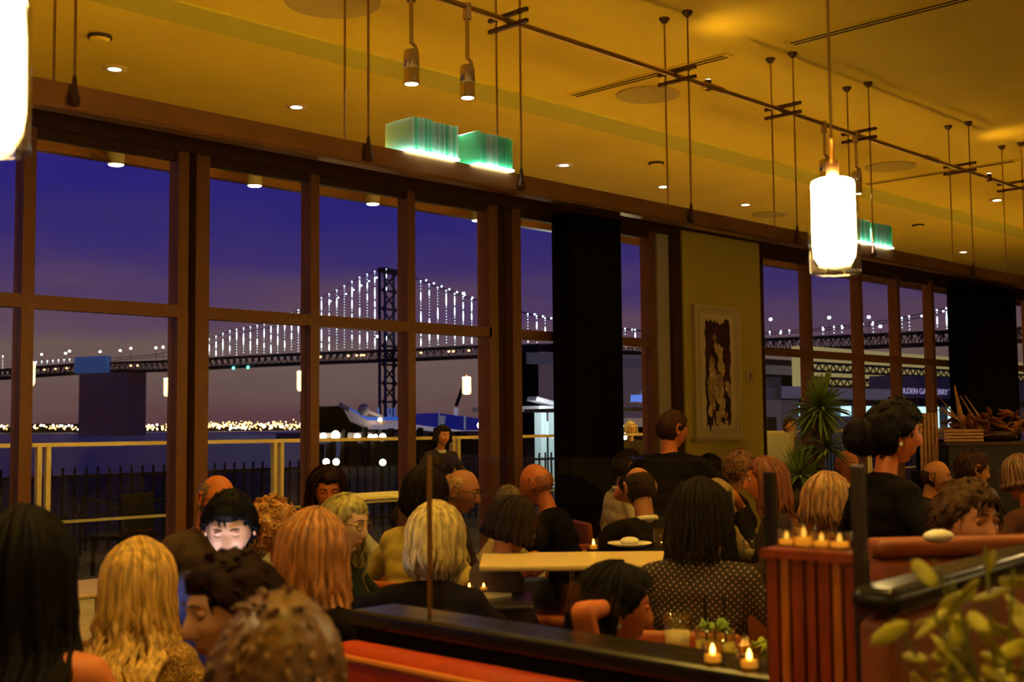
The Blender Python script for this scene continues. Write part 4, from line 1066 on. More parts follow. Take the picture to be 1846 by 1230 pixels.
    if kind == 'updo':
        R3 = H.to_3x3(); bc = H@Vector((0, -.125, opt.get('bz', .02))); hmb.ell(bc, (.072, .062, .078), 18, 12, R3)
        for k in range(30):
            a = 2*pi*k/30; hmb.tube([bc+R3@Vector((.06*cos(a)*cos(t), -.02-.055*sin(t), .065*sin(a)*cos(t))) for t in (0, .5, 1.0, 1.4)], [.012, .013, .012, .006], 5)
    hmb.build('hair', hmt, root, True)
    if glasses:
        g = MB(); R3 = H.to_3x3()
        for sx in (-1, 1):
            cpt = Vector((sx*.033, .098, .018)); g.tube([H@(cpt+Vector((.023*cos(a), -.006*abs(cos(a)), .018*sin(a)))) for a in [2*pi*j/16 for j in range(17)]], .0022, 6)
            g.tube([H@Vector((sx*.056, .093, .022)), H@Vector((sx*.074, .05, .02)), H@Vector((sx*.082, -.01, .012))], .002, 5)
        g.tube([H@Vector((-.011, .1, .022)), H@Vector((0, .102, .024)), H@Vector((.011, .1, .022))], .002, 5)
        g.build('glasses', mat('spectacle_frame', (.25, .16, .08), .25, metal=.6), root)
    PEOPLE[key] = dict(root=root, H=H, loc=loc, rz=rz, s=s, hands=hands, dz=base_dz, seat=seat, lab=label, nb=nb, shz=shz)
    return root
def wl(key, v):
    P = PEOPLE[key]; v = Vector(v)*P['s']; c, sn = cos(P['rz']), sin(P['rz']); return P['loc']+Vector((v.x*c-v.y*sn, v.x*sn+v.y*c, v.z))
BLK = (.005, .003, .003); HB = (.012, .006, .005); HBR = (.07, .03, .012)

person('longblack', 42, 1022, 2.85, -8, 'bare shouldered woman with very long black hair seen from behind at the left edge', 'red', True, lean=4, hp=4, arms=('lap', 'lap'), hair=('long', (.006, .004, .004), dict(L=.52, vol=.024, wave=.012, nl=190)), top=('strapless_top', BLK, 'none'))
person('blonde', 250, 1048, 3.6, 5, 'woman with long wavy blonde hair and gold sequined top seen from behind', 'tan', True, lean=4, hp=6, arms=('lap', 'lap'), hair=('long', (.52, .30, .06), dict(L=.40, vol=.024, wave=.022, nl=190)), top=('sequined_top', mat('sequins', (.42, .24, .06), .28, metal=.7, noise_s=160, noise_a=.95, bump=1.0), 'long'))
person('phone', 414, 952, 4.45, 174, 'black haired man in navy jacket looking down, his face lit white by his phone', 'pale', False, lean=6, hp=22, hy=0, arms=('phone', 'phone'), hair=('short', (.005, .004, .004), dict(t=.020, ln=.02, messy=.2)), top=('jacket', (.035, .04, .11), 'long'), collar=(.10, .12, .40), vox=.009, closed=True)
person('suit', 390, 900, 6.2, 128, 'grey haired man in glasses and grey suit jacket by the window mullion', 'red', False, lean=8, hp=20, hair=('balding', (.20, .12, .05)), top=('suit_jacket', (.10, .065, .045), 'long'), glasses=True, collar=(.06, .05, .06), closed=True)
person('curly', 490, 952, 5.6, -60, 'person with short curly ginger blond hair turned away behind the phone lit man', 'red', True, lean=8, hp=8, hair=('curly', (.48, .22, .05)), top=('blouse', (.30, .24, .15), 'long'))
person('auburn', 568, 992, 3.85, 22, 'woman with long straight auburn hair seen from behind in the middle left', 'fair', True, lean=8, hp=4, hy=15, hair=('long', (.34, .13, .03), dict(L=.33, vol=.022, wave=.014, nl=190)), top=('dark_top', BLK, 'long'))
person('glasseswoman', 624, 946, 5.1, 118, 'woman with glasses and long fair hair, chin on hand, facing right', 'pale', True, lean=8, hp=10, hy=0, arms=('chest', 'chest'), hair=('long', (.34, .27, .07), dict(L=.30, vol=.018, wave=.016, nl=130, face=72)), top=('dark_top', (.02, .025, .02), 'long'), glasses=True, lips='fair', vox=.009, closed=True)
person('windowwoman', 590, 882, 6.9, 165, 'dark haired woman in white top looking down by the third window', 'red', True, lean=10, hp=20, hair=('bob', (.025, .010, .008), dict(L=.12, vol=.022, face=48)), top=('white_top', (.55, .50, .40), 'long'), closed=True)
person('foredark', 416, 1124, 2.75, -125, 'blurred dark haired man close to the camera with his forehead lit orange', 'fair', False, lean=8, hp=8, hy=0, arms=('lap', 'lap'), hair=('short', (.018, .006, .004), dict(t=.024, ln=.03)), top=('dark_shirt', BLK, 'long'), s_fix=.97, closed=True)
person('foreblond', 502, 1280, 1.9, 12, 'blurred blond head closest to the camera at the bottom edge', 'tan', False, lean=4, hp=5, arms=('lap', 'lap'), hair=('short', (.20, .095, .025), dict(t=.022, ln=.03, messy=.15)), top=('brown_shirt', (.06, .025, .012), 'long'), s_fix=.98)
person('bob', 785, 968, 4.45, 14, 'woman with pale blond bob in a black top seen from behind', 'fair', True, lean=6, hp=6, arms=((( -.24, .10, -.05), (-.42, .25, .0), (-1, .5, .1)), 'table'), hair=('bob', (.55, .42, .15), dict(L=.13, vol=.020, face=55)), top=('dark_top', BLK, 'short'))
person('man835', 832, 886, 6.9, 105, 'balding man in glasses looking down right beside the fourth window', 'tan', False, lean=10, hp=16, hair=('balding', (.42, .24, .08)), top=('grey_jacket', (.10, .07, .06), 'long'), glasses=True, collar=(.5, .35, .12), closed=True)
person('dark770', 768, 890, 6.1, 35, 'dark haired woman in a yellow shirt seen from behind beside the balding man in glasses', 'tan', True, lean=8, hp=8, hair=('bob', (.012, .006, .006), dict(L=.10, vol=.02)), top=('yellow_shirt', (.55, .42, .10), 'long'))
person('bald', 966, 872, 7.7, -75, 'bald man in black t-shirt leaning forward in front of the black column', 'red', False, lean=18, hp=12, hy=10, hair=('bald', (.40, .13, .05)), top=('black_t_shirt', BLK, 'short'), wid=1.08, closed=True)
person('palebehind', 918, 905, 8.9, -40, 'person in a pale shirt bending behind the bald man', 'tan', False, lean=34, hp=24, hair=('short', (.30, .22, .10)), top=('pale_shirt', (.60, .48, .22), 'long'))
person('dark925', 926, 948, 5.3, 65, 'woman with glossy dark short hair seen from behind below the bald man', 'tan', True, lean=12, hp=14, hair=('bob', (.02, .012, .008), dict(L=.06, vol=.022)), top=('grey_top', (.10, .08, .07), 'long'))
person('profile', 1112, 1098, 3.35, 80, 'black haired woman in profile with bare upper arms and an earring, looking at her phone', 'red', True, lean=20, hp=4, hy=0, hr=0, arms=('chest', ((.07, -.08, .26), (-.13, .06, .25), (-.8, .5, .1))), hair=('long', (.006, .004, .004), dict(L=.16, vol=.030, wave=.01, nl=190, face=102)), top=('black_sleeveless_top', BLK, 'none'), wid=1.05, closed=True)
person('waiter', 1213, 775, 7.9, 28, 'standing waiter in black t-shirt seen from behind, head turned right, beside the painting', 'red', False, seat=False, lean=4, hp=8, hy=35, arms=('table', 'table'), hair=('short', (.05, .02, .01), dict(t=.012, ln=.012)), top=('black_t_shirt', BLK, 'short'), wid=1.08)
person('whiteshirt', 1133, 842, 9.4, 75, 'dark haired man in white shirt seated behind the waiter', 'tan', False, lean=6, hp=6, hair=('short', (.02, .01, .007)), top=('white_shirt', (.72, .62, .38), 'long'), collar=(.75, .65, .42))
person('balding', 1152, 882, 6.9, -20, 'balding man in black suit with white collar seen from behind in front of the waiter', 'tan', False, lean=8, hp=16, hair=('balding', (.03, .015, .01)), top=('black_suit', BLK, 'long'), collar=(.7, .62, .45), wid=1.05, closed=True)
dot = mat('dotted_dress', (.012, .006, .006), .8)
nt = dot.node_tree; bs = nt.nodes['Principled BSDF']; t_ = nt.nodes.new('ShaderNodeTexCoord'); vo = nt.nodes.new('ShaderNodeTexVoronoi'); vo.inputs['Scale'].default_value = 58; vo.inputs['Randomness'].default_value = .1; mpd = nt.nodes.new('ShaderNodeMapping'); mpd.inputs['Scale'].default_value = (1, 0, 1); mpd.inputs['Rotation'].default_value = (0, .7, 0)
cr_ = nt.nodes.new('ShaderNodeValToRGB'); cr_.color_ramp.elements[0].position = .16; cr_.color_ramp.elements[0].color = (.45, .26, .20, 1); cr_.color_ramp.elements[1].position = .24; cr_.color_ramp.elements[1].color = (.012, .006, .006, 1)
nt.links.new(t_.outputs['Object'], mpd.inputs[0]); nt.links.new(mpd.outputs[0], vo.inputs[0]); nt.links.new(vo.outputs['Distance'], cr_.inputs[0]); nt.links.new(cr_.outputs[0], bs.inputs['Base Color'])
person('dotted', 1262, 928, 4.7, 18, 'woman in a black dress with pale dots and long dark hair seen from behind', 'tan', True, lean=6, hp=8, hair=('long', (.007, .004, .004), dict(L=.16, vol=.030, nl=160)), top=('dotted_dress', dot, 'long'), wid=1.1)
person('darkwall', 1280, 846, 10.2, 35, 'woman with straight dark shoulder length hair seated below the painting', 'tan', True, lean=4, hp=6, hair=('long', (.012, .007, .006), dict(L=.18, vol=.018)), top=('dark_top', BLK, 'long'))
person('blacktop', 1336, 846, 8.6, 85, 'short haired woman in a black scoop neck top right of the painting, facing right', 'tan', True, lean=4, hp=6, arms=('lap', 'lap'), hair=('short', (.22, .09, .03), dict(t=.016)), top=('black_top', BLK, 'long'))
person('auburnprofile', 1378, 868, 6.9, -82, 'woman with long auburn hair in profile facing left and holding a menu', 'red', True, lean=8, hp=4, arms=('phone', 'phone'), hair=('long', (.20, .05, .018), dict(L=.22, vol=.022, face=75)), top=('dark_jacket', (.03, .018, .02), 'long'))
person('blondface', 1292, 900, 7.5, 155, 'fair haired woman facing the camera behind the woman in the dotted dress', 'tan', True, lean=10, hp=12, hair=('bob', (.42, .27, .10), dict(L=.06, vol=.02, face=45)), top=('patterned_top', (.35, .24, .10), 'long'))
person('bobright', 1492, 905, 5.6, 40, 'woman with brown blond bob and dark top seen from behind left of the standing server', 'tan', True, lean=8, hp=10, hair=('bob', (.30, .14, .04), dict(L=.13, vol=.024)), top=('dark_shawl', (.04, .02, .02), 'long'))
person('stripe', 1527, 840, 9.8, 150, 'red faced man in striped shirt half hidden behind the standing server', 'red', False, lean=6, hp=8, hair=('bald', (.2, .12, .06)), top=('striped_shirt', mat('stripe', (.6, .5, .35), .8), 'long'))
person('greyshirt', 1452, 915, 8.0, 55, 'diner in a pale grey shirt leaning on the table below the spiky plant', 'tan', False, lean=26, hp=20, hair=('short', (.05, .03, .02)), top=('grey_shirt', (.34, .29, .24), 'long'))
person('server', 1614, 783, 4.75, 76, 'standing server in black with dark pinned up hair and an earring, in profile facing right', 'red', True, seat=False, lean=2, hp=8, hy=8, arms=('lap', 'lap'), hair=('updo', (.008, .005, .005), dict(t=.03, bz=-.03)), top=('black_top', BLK, 'long'), vox=.009)
person('bald2', 1688, 860, 9.0, 120, 'bald man facing right behind the standing server', 'tan', False, lean=6, hp=10, hair=('bald', (.06, .03, .02)), top=('dark_shirt', (.03, .02, .02), 'long'))
person('glassman', 1754, 848, 8.3, 82, 'dark haired man in glasses and white shirt in profile at the right', 'tan', False, lean=10, hp=8, hair=('short', (.04, .015, .01), dict(t=.018)), top=('white_shirt', (.62, .50, .30), 'long'), glasses=True, collar=(.65, .55, .35))
person('edge', 1838, 862, 7.1, -30, 'brown haired diner at the right edge seen from behind', 'red', True, lean=6, hp=10, hair=('bob', (.16, .07, .03), dict(L=.04)), top=('brown_top', (.08, .03, .02), 'long'))
person('forehead', 1746, 958, 4.1, 158, 'blurred diner with dark swept hair looking down behind the red booth', 'tan', False, lean=8, hp=4, hair=('short', (.07, .035, .015), dict(t=.026, ln=.035)), top=('brown_shirt', (.10, .04, .02), 'long'), s_fix=1.03, closed=True)
# people outside
person('outwoman', 1111, 786, 17.6, 160, 'dark haired woman in a dark coat standing outside beyond the glass door', 'tan', True, seat=False, lean=0, hp=0, arms=('down', 'down'), hair=('bob', (.02, .01, .01), dict(L=.08)), top=('dark_coat', (.06, .045, .03), 'long'), s_fix=.97)
person('outman', 1137, 788, 18.0, 170, 'grey haired person in a dark coat standing outside beside the dark haired woman', 'fair', False, seat=False, lean=0, hp=4, arms=('down', 'down'), hair=('bob', (.45, .36, .2), dict(L=.02)), top=('dark_coat', (.04, .03, .025), 'long'), s_fix=.96, glasses=True)
person('outsuit', 1424, 768, 17.5, 165, 'small man in dark suit and white collar standing outside above the grey wind panel', 'tan', False, seat=False, lean=0, hp=2, arms=('down', 'down'), hair=('short', (.02, .012, .01)), top=('dark_suit', (.03, .03, .045), 'long'), collar=(.7, .68, .7))
person('silhouette', 798, 790, 13.5, 150, 'dark silhouetted woman with pale scarf standing outside the fourth window', 'deep', True, seat=False, lean=2, hp=8, arms=('down', 'down'), hair=('bob', (.01, .006, .006), dict(L=.05, vol=.02)), top=('dark_coat', (.02, .015, .02), 'long'), s_fix=.95, collar=(.3, .34, .36))
print({k: (round(P['s'], 3), round(P['dz'], 3), [round(v, 2) for v in P['loc']]) for k, P in PEOPLE.items()})
bpy.data.scenes.remove(TS)
#PART4
# ------------------------------------------------------------------ dining chairs, one under each seated diner
proto = None
for key, P in PEOPLE.items():
    if not P['seat'] or key in ('foreblond', 'foredark'): continue
    lab = 'rust dining chair under the '+P['lab'].split(' in ')[0].split(' with ')[0].split(' seen ')[0].split(', ')[0]
    lab = {'windowwoman': 'rust dining chair under the woman in white at the third window', 'dark770': 'rust dining chair under the dark haired woman in the yellow shirt', 'darkwall': 'rust dining chair under the woman seated below the painting', 'longblack': 'rust dining chair under the woman with very long black hair',
           'blonde': 'rust dining chair under the woman in the gold sequined top', 'auburn': 'rust dining chair under the woman with straight auburn hair',
           'glasseswoman': 'rust dining chair under the woman with glasses and fair hair', 'bob': 'rust dining chair under the woman with the pale blond bob',
           'auburnprofile': 'rust dining chair under the auburn woman holding a menu', 'dotted': 'rust dining chair under the woman in the dotted dress', 'bobright': 'rust dining chair under the woman with the brown blond bob',
           'curly': 'rust dining chair under the ginger curly haired person', 'palebehind': 'rust dining chair under the person in the pale shirt', 'glassman': 'rust dining chair under the man in white shirt at the right',
           'whiteshirt': 'rust dining chair behind the waiter under the white shirted man', 'suit': 'rust dining chair under the man in the grey suit jacket', 'dark925': 'rust dining chair under the woman with glossy short hair',
           'balding': 'rust dining chair under the balding man in the black suit', 'bald2': 'rust dining chair under the bald man behind the server', 'bald': 'rust dining chair under the bald man in black t-shirt'}.get(key, lab)
    if proto is None:
        t = thing('dining_chair', (0, 0, 0), lab, 'chair', 'dining chairs under the seated diners')
        MB().rbox((0, .02, .40), (.46, .46, .07), .03).build('seat', M_rust, t, True)
        vs = MB(); R = Euler((radians(6), 0, 0)).to_matrix(); vs.rbox((0, -.255, .62), (.40, .045, .44), .022, R).build('backrest', M_rust, t, True)
        for sx in (-1, 1):
            MB().tube([(sx*.19, .20, .38), (sx*.205, .225, 0)], [.018, .013], 8).build('leg', M_wood, t)
            MB().tube([(sx*.19, -.19, .38), (sx*.205, -.26, 0)], [.018, .013], 8).build('leg', M_wood, t)
        proto = t
    else: t = dup(proto, (0, 0, 0), 0, lab)
    t.location = (P['loc'].x, P['loc'].y, 0); t.rotation_euler = (0, 0, P['rz']); t.scale = (1, 1, P['s'])

# ------------------------------------------------------------------ tables
def table(c, sx, sy, z, m, lab, rz=0, legs=True):
    t = thing('dining_table', (c[0], c[1], 0), lab, 'table', 'dining tables', rz)
    MB().rbox((0, 0, z-.0125), (sx, sy, .025), .01).build('table_top', m, t)
    if legs:
        MB().tube([(0, 0, .03), (0, 0, z-.04)], .035, 12).build('pedestal', M_blackg, t)
        MB().lathe([(.24, 0), (.24, .015), (.05, .04), (0, .04)], n=24).build('base', M_blackg, t)
    return t
def tumbler(p, r, h, lab, liquid=None, name='glass_tumbler'):
    t = thing(name, p, lab, 'glass', 'drinking glasses on the tables')
    MB().lathe([(0, .002), (r*.85, .002), (r, h), (r-.003, h), (r*.85-.004, .012), (0, .012)], n=24).build('glass_wall', glass('tumbler_glass', (.95, .93, .86), .03, 1.5), t, True)
    if liquid: MB().lathe([(0, .014), (r*.83, .014), (r*.93, h*.62), (0, h*.62)], n=20).build('drink', liquid, t, True)
    return t
def wineglass(p, lab, liquid=None):
    t = thing('wine_glass', p, lab, 'glass', 'drinking glasses on the tables')
    MB().lathe([(.033, 0), (.033, .003), (.005, .008), (.004, .085), (.02, .10), (.038, .13), (.036, .19), (.034, .19), (.036, .13), (0, .10)], n=20).build('glass_bowl', glass('tumbler_glass', (.95, .93, .86), .03, 1.5), t, True)
    if liquid: MB().lathe([(0, .104), (.02, .106), (.034, .135), (0, .136)], n=16).build('drink', liquid, t, True)
    return t
def votive(p, lab, r=.028, h=.06, s=5):
    t = thing('votive_candle', p, lab, 'candle', 'votive candles')
    MB().lathe([(0, 0), (r, 0), (r*1.1, h), (r*1.02, h), (r*.9, .006), (0, .006)], n=18).build('glass_cup', glass('votive_glass', (1, .8, .4), .1, 1.5), t, True)
    MB().lathe([(0, .006), (r*.8, .006), (r*.8, h*.45), (0, h*.45)], n=14).build('wax', mat('wax', (.8, .6, .25), .5, emit=.5, ecol=(1, .6, .15)), t, True)
    MB().lathe([(0, h*.45), (.005, h*.55), (.004, h*.75), (0, h*.95)], n=8).build('flame', emis('flame%d' % int(s), (1, .7, .3), 45*s/8), t, True)
    return t
drink_y = mat('citrus_drink', (.62, .55, .10), .3, spec=.3); drink_w = mat('pale_drink', (.70, .62, .30), .3)
leafm = mat('mint_leaf', (.20, .34, .04), .6, noise_s=30, noise_a=.3)
# window side table
t1 = at_Z(150, 1058, .76)
table((t1.x+.10, 6.30), 1.0, .62, .76, M_pale, 'pale wooden table at the left window behind the blonde woman')
table((4.15, 6.45), .7, .55, .76, M_pale, 'small wooden table by the third window in front of the woman in white')
tumbler((4.05, 6.35, .76), .035, .15, 'tall clear glass on the small table by the third window')
tumbler((4.22, 6.30, .76), .03, .17, 'second tall glass beside the first on the third window table')
# pale table standing in for reflected streaks in the middle
tc = at_Z(1042, 1006, 1.06)
table((tc.x, tc.y), .80, .50, 1.06, M_pale, 'pale table standing in for reflected streaks below the black column', rz=YAW-pi/2)
c = at_Z(1135, 985, 1.06); pl = thing('side_plate', c, 'round cream plate with napkin on the pale stand-in table', 'plate')
MB().lathe([(0, 0), (.06, 0), (.10, .014), (.098, .017), (.058, .005), (0, .005)], n=24).build('plate', M_linen, pl, True)
MB().ell((0, .0, .022), (.05, .04, .02), 12, 8).build('napkin', M_linen, pl, True)
votive(at_Z(1070, 992, 1.06), 'votive candle burning on the pale stand-in table', .02, .05)
tumbler(at_Z(1200, 990, 1.06)-Vector((.04, 0, 0)), .03, .09, 'low tumbler on the right end of the pale stand-in table')
# dark table beside the bob haired woman
tc = at_Z(836, 1080, .93)
table((tc.x, tc.y), .55, .42, .93, M_blackg, 'dark glossy table between the bob haired woman and the bare armed woman', rz=YAW-pi/2)
for i, (px, py, lab) in enumerate(((846, 1066, 'small votive candle on the dark glossy table, leftmost'), (872, 1066, 'small votive candle on the dark glossy table, middle'), (862, 1082, 'small votive candle on the dark glossy table, nearest'))):
    votive(at_Z(px, py, .93), lab, .018, .035)
q = at_Z(890, 1076, .93); nk = MB().prism([(-.05, -.03), (.06, -.04), (.02, .05), (-.04, .04)], q, (1, 0, 0), (0, 1, 0), (0, 0, .012)).build('napkin', M_linen); tag(nk, 'crumpled cream napkin on the dark glossy table by the bare arm', 'napkin')
q = at_Z(888, 1100, .93)-Vector((0, 0, .0))
# drinks table at the lower centre right
tz = .80; tc = at_Z(1300, 1195, tz)
table((tc.x+.05, tc.y+.02), .75, .62, tz, M_wood, 'wooden table with drinks at the lower centre beside the profile woman', rz=YAW-pi/2)
tumbler(at_Z(1222, 1188, tz), .048, .15, 'large round tumbler half full of yellow drink, leftmost on the drinks table', drink_w)
def mint(p, lab, sd):
    t = tumbler(p, .036, .125, lab, drink_y, 'mint_cocktail'); rr = random.Random(sd); mb = MB()
    for k in range(14):
        a = rr.uniform(0, 6.28); e = rr.uniform(.2, 1.2); c_ = Vector((rr.uniform(-.02, .02), rr.uniform(-.02, .02), .115+rr.uniform(0, .03))); R = Euler((e, 0, a)).to_matrix(); mb.ell(c_, (.010, .018, .0035), 8, 5, R)
    mb.build('mint_leaves', leafm, t, True)
    MB().tube([(.01, 0, .02), (.02, .015, .22)], .004, 6).build('straw', M_black, t); return t
mint(at_Z(1273, 1198, tz), 'mint cocktail with black straw, left of the pair on the drinks table', 1)
mint(at_Z(1308, 1202, tz), 'mint cocktail with black straw, right of the pair on the drinks table', 2)
tumbler(at_Z(1335, 1196, tz), .028, .07, 'short pale glass right of the mint cocktails', drink_w)
sb = thing('salad_bowl', at_Z(1372, 1212, tz), 'small bowl heaped with green lime and herb leaves on the drinks table', 'bowl')
MB().lathe([(0, 0), (.03, 0), (.065, .04), (.062, .04), (.028, .006), (0, .006)], n=24).build('bowl', M_linen, sb, True)
rr = random.Random(8); mb = MB()
for k in range(40):
    a = rr.uniform(0, 6.28); r_ = rr.uniform(0, .05); mb.ell((r_*cos(a), r_*sin(a), .045+rr.uniform(0, .05)), (.014, .024, .004), 8, 5, Euler((rr.uniform(0, 1.3), rr.uniform(-.4, .4), a)).to_matrix())
mb.build('herb_leaves', mat('herb_green', (.36, .42, .04), .6, noise_s=30, noise_a=.3), sb, True)
# far table with wine glasses by the dotted dress
tc = at_Z(1358, 1045, .78)
table((tc.x, tc.y), .7, .7, .78, M_linen, 'table under white cloth behind the shoulder of the dotted dress woman')
wineglass(at_Z(1352, 1036, .78), 'wine glass standing on the white table beside the dotted dress', mat('white_wine', (.6, .5, .15), .3))
wineglass(at_Z(1372, 1030, .78), 'second wine glass farther right on the white table')
for i, (px, py) in enumerate(((1349, 1050), (1347, 1062), (1330, 1040))):
    q = at_Z(px, py, .78); o = MB().rbox((0, 0, .012), (.12, .08, .022), .008).build('folded_napkin', M_linen, None, False, q); tag(o, ['white folded napkin nearest the wine glass on the white table', 'white folded napkin at the near edge of the white table', 'white folded napkin at the left of the white table'][i], 'napkin', 'folded napkins')
for (x, y, lab) in ((8.7, 3.1, 'dining table behind the spectacled man at the right'), (6.75, 5.5, 'dining table between the black column and the wall pier')):
    tt = table((x, y), .7, .7, .74, M_wood, lab)
    votive((x+.1, y, .74), 'votive candle on the '+lab)
    wineglass((x-.12, y+.1, .74), 'wine glass on the '+lab)

# ------------------------------------------------------------------ things in hands
def mid(key, off=(0, 0, 0)):
    P = PEOPLE[key]; a = P['hands'][0][0]+Vector(P['hands'][0][1]).normalized()*.08; b_ = P['hands'][1][0]+Vector(P['hands'][1][1]).normalized()*.08; return (a+b_)/2+Vector(off)
P = PEOPLE['phone']; ph = thing('smartphone', wl('phone', mid('phone', (0, 0, .02))), 'bright smartphone held by the black haired man in the navy jacket', 'phone')
hc = P['H'].translation; dirn = (wl('phone', hc+Vector((0, .1, 0)))-ph.location).normalized(); ph.rotation_euler = dirn.to_track_quat('Z', 'Y').to_euler()
MB().rbox((0, 0, 0), (.078, .16, .009), .004).build('case', M_blackg, ph); MB().box((0, 0, .0055), (.070, .148, .002)).build('screen', emis('phone_screen', (.80, .74, 1.0), 90), ph)
P = PEOPLE['profile']; hw_, hd_ = P['hands'][0][:2]; q = wl('profile', hw_+Vector(hd_).normalized()*.10+Vector((0, .02, .03))); ph2 = thing('smartphone', q, 'smartphone with dark picture and white bars held up beside the profile woman', 'phone')
ph2.rotation_euler = (radians(78), 0, YAW-pi/2-.5)
MB().rbox((0, 0, 0), (.05, .125, .009), .004).build('case', M_blackg, ph2)
MB().box((0, .048, .0055), (.045, .022, .002)).box((0, -.052, .0055), (.045, .014, .002)).build('screen_bars', emis('phone_white', (1, .9, .55), .8), ph2)
MB().box((0, -.002, .0055), (.045, .075, .002)).build('screen_picture', mat('screen_dark', (.05, .02, .03), .3, emit=.3), ph2)
mn = thing('menu', wl('auburnprofile', mid('auburnprofile', (0, .03, .05))), 'cream folded menu held by the auburn haired woman in profile', 'menu')
mn.rotation_euler = (radians(35), radians(10), PEOPLE['auburnprofile']['rz'])
for sx in (-1, 1): MB().box((sx*.075, 0, abs(.01)), (.15, .24, .003), (0, sx*-.25, 0)).build('page', M_linen, mn)
def earring(key, side, m=None):
    P = PEOPLE[key]; o = MB().ell(P['H']@Vector((side*.088, -.010, -.040)), (.007, .007, .008), 10, 8).tube([P['H']@Vector((side*.086, -.01, -.026)), P['H']@Vector((side*.087, -.01, -.036))], .0015, 5).build('earring', mat('pearl', (.95, .85, .65), .15, spec=.8), P['root'], True)
earring('server', 1); earring('profile', 1)

# ------------------------------------------------------------------ booths, ledge and glass screen in the foreground
bo = thing('booth', (0, 0, 0), 'red leather booth with black cap ledge crossing the bottom of the picture', 'booth')
MB().rbox((2.20, 1.86, 1.075), (.17, 1.72, .05), .015).build('cap_ledge', M_blackg, bo)
MB().bx(2.13, 2.27, 1.02, 2.70, 0, 1.05).build('back_panel', M_black, bo)
bkr = MB().rbox((2.045, 1.84, .80), (.13, 1.66, .47), .055, None, 5).build('backrest', M_red, bo, True)
MB().rbox((1.80, 1.84, .40), (.52, 1.66, .14), .05, None, 4).build('seat_cushion', M_red, bo, True); MB().bx(1.60, 2.05, 1.05, 2.64, 0, .335).build('base', M_black, bo)
MB().tube([(1.985, 1.08, 1.005), (1.985, 2.58, 1.005)], .010, 8).build('edge_highlight', mat('edge_highlight', (.62, .20, .03), .35), bkr)  # orange highlight along the top edge, put in as a coloured tube
gs = thing('glass_screen', (0, 0, 0), 'clear glass screen between black posts standing on the booth ledge', 'glass screen')
MB().bx(2.196, 2.204, 1.42, 2.47, 1.10, 1.525).build('pane', M_gl2, gs)
MB().bx(2.19, 2.21, 1.40, 1.42, 1.10, 1.50).build('post', M_blackg, gs); MB().bx(2.195, 2.205, 2.47, 2.48, 1.10, 1.525).build('post', mat('post_brass', (.35, .18, .05), .3, metal=.7), gs)
votive(Vector((2.14, 1.52, 1.10)), 'votive candle on the black booth ledge, nearer the cocktails', .022, .045)
votive(Vector((2.14, 1.43, 1.10)), 'votive candle on the black booth ledge, nearer the dark post', .022, .045)
# slatted divider with votives
a = at_d(1400, 985, 2.45); b_ = at_d(1540, 985, 2.35); zc = 1.355
dv = thing('slatted_divider', (0, 0, 0), 'dark red slatted wooden divider with votive glasses on top right of centre', 'divider')
dirv = Vector((b_.x-a.x, b_.y-a.y, 0)); Ld = dirv.length; dirv.normalize(); angd = atan2(dirv.y, dirv.x); Rz = Matrix.Rotation(angd, 3, 'Z')
mid_ = (a+b_)/2; M_slat = mat('red_slat', (.30, .045, .012), .35, noise_s=8, noise_a=.3, stretch=(10, 10, 1)); M_slat2 = mat('orange_slat', (.52, .16, .03), .35, noise_s=8, noise_a=.3, stretch=(10, 10, 1))
for k_ in range(7):
    p = a+dirv*(Ld*k_/6); MB().box((p.x, p.y, zc/2-.01), (.017 if k_ % 2 else .022, .05, zc-.02), Rz).build('slat', M_slat2 if k_ in (1, 5) else M_slat, dv)
MB().box((mid_.x, mid_.y, zc-.012), (Ld+.04, .07, .018), Rz).build('cap', M_slat, dv)
MB().box((mid_.x, mid_.y, 1.05), (Ld, .02, .3), Rz).box((mid_.x, mid_.y, .45), (Ld, .02, .86), Rz).build('panel', mat('divider_panel', (.10, .012, .006), .4), dv)
for i in range(4):
    p = a+dirv*(Ld*(i+.6)/4.4); votive((p.x, p.y, zc), 'amber votive glass on the slatted divider, %s from the left' % ['first', 'second', 'third', 'fourth'][i], .019+.003*(i % 2), .034+.012*(i == 1), .3)
dp = at_d(1551, 1000, 2.30); po = MB().box((dp.x, dp.y, .76), (.022, .022, 1.52), Rz).build('divider_post', mat('post_dark_red', (.03, .008, .005), .4)); tag(po, 'tall dark post at the right end of the slatted divider', 'post')
# right booths
def booth(p0, p1, ztop, th, lab, mback, capm, capw=.1):
    t = thing('high_booth', (0, 0, 0), lab, 'booth', 'tall booth backs at the right'); d_ = Vector((p1.x-p0.x, p1.y-p0.y, 0)); L = d_.length; d_.normalize(); R = Matrix.Rotation(atan2(d_.y, d_.x), 3, 'Z'); c_ = (p0+p1)/2
    MB().rbox((c_.x, c_.y, ztop/2-.015), (L, th, ztop-.03), .02, R).build('back_panel', mback, t, True)
    MB().rbox((c_.x, c_.y, ztop), (L+.02, capw, .05), .02, R, 4).build('cap', capm, t, True); return t, c_, R, L
r0 = at_Z(1575, 988, 1.26); r1 = at_Z(2050, 975, 1.26)
M_boothb = mat('booth_brown', (.26, .06, .014), .5, noise_s=10, noise_a=.15)
booth(r0, r1, 1.26, .09, 'tall red brown booth back in front of the blurred swept hair diner', M_boothb, M_boothb)
r0 = at_Z(1578, 1085, 1.29); r1 = at_Z(1990, 965, 1.29)
booth(r0, r1, 1.29, .07, 'nearer brown booth back with a black slanting cap at the right edge', M_boothb, M_blackg, .09)
for i, (px, py) in enumerate(((1692, 978),)):
    q = at_Z(px, py, 1.285); o = MB().ell((0, 0, .016), (.055, .035, .018), 14, 8).build('rolled_napkin', M_linen, None, True, q); tag(o, 'cream rolled napkin lying on top of the farther booth back', 'napkin')
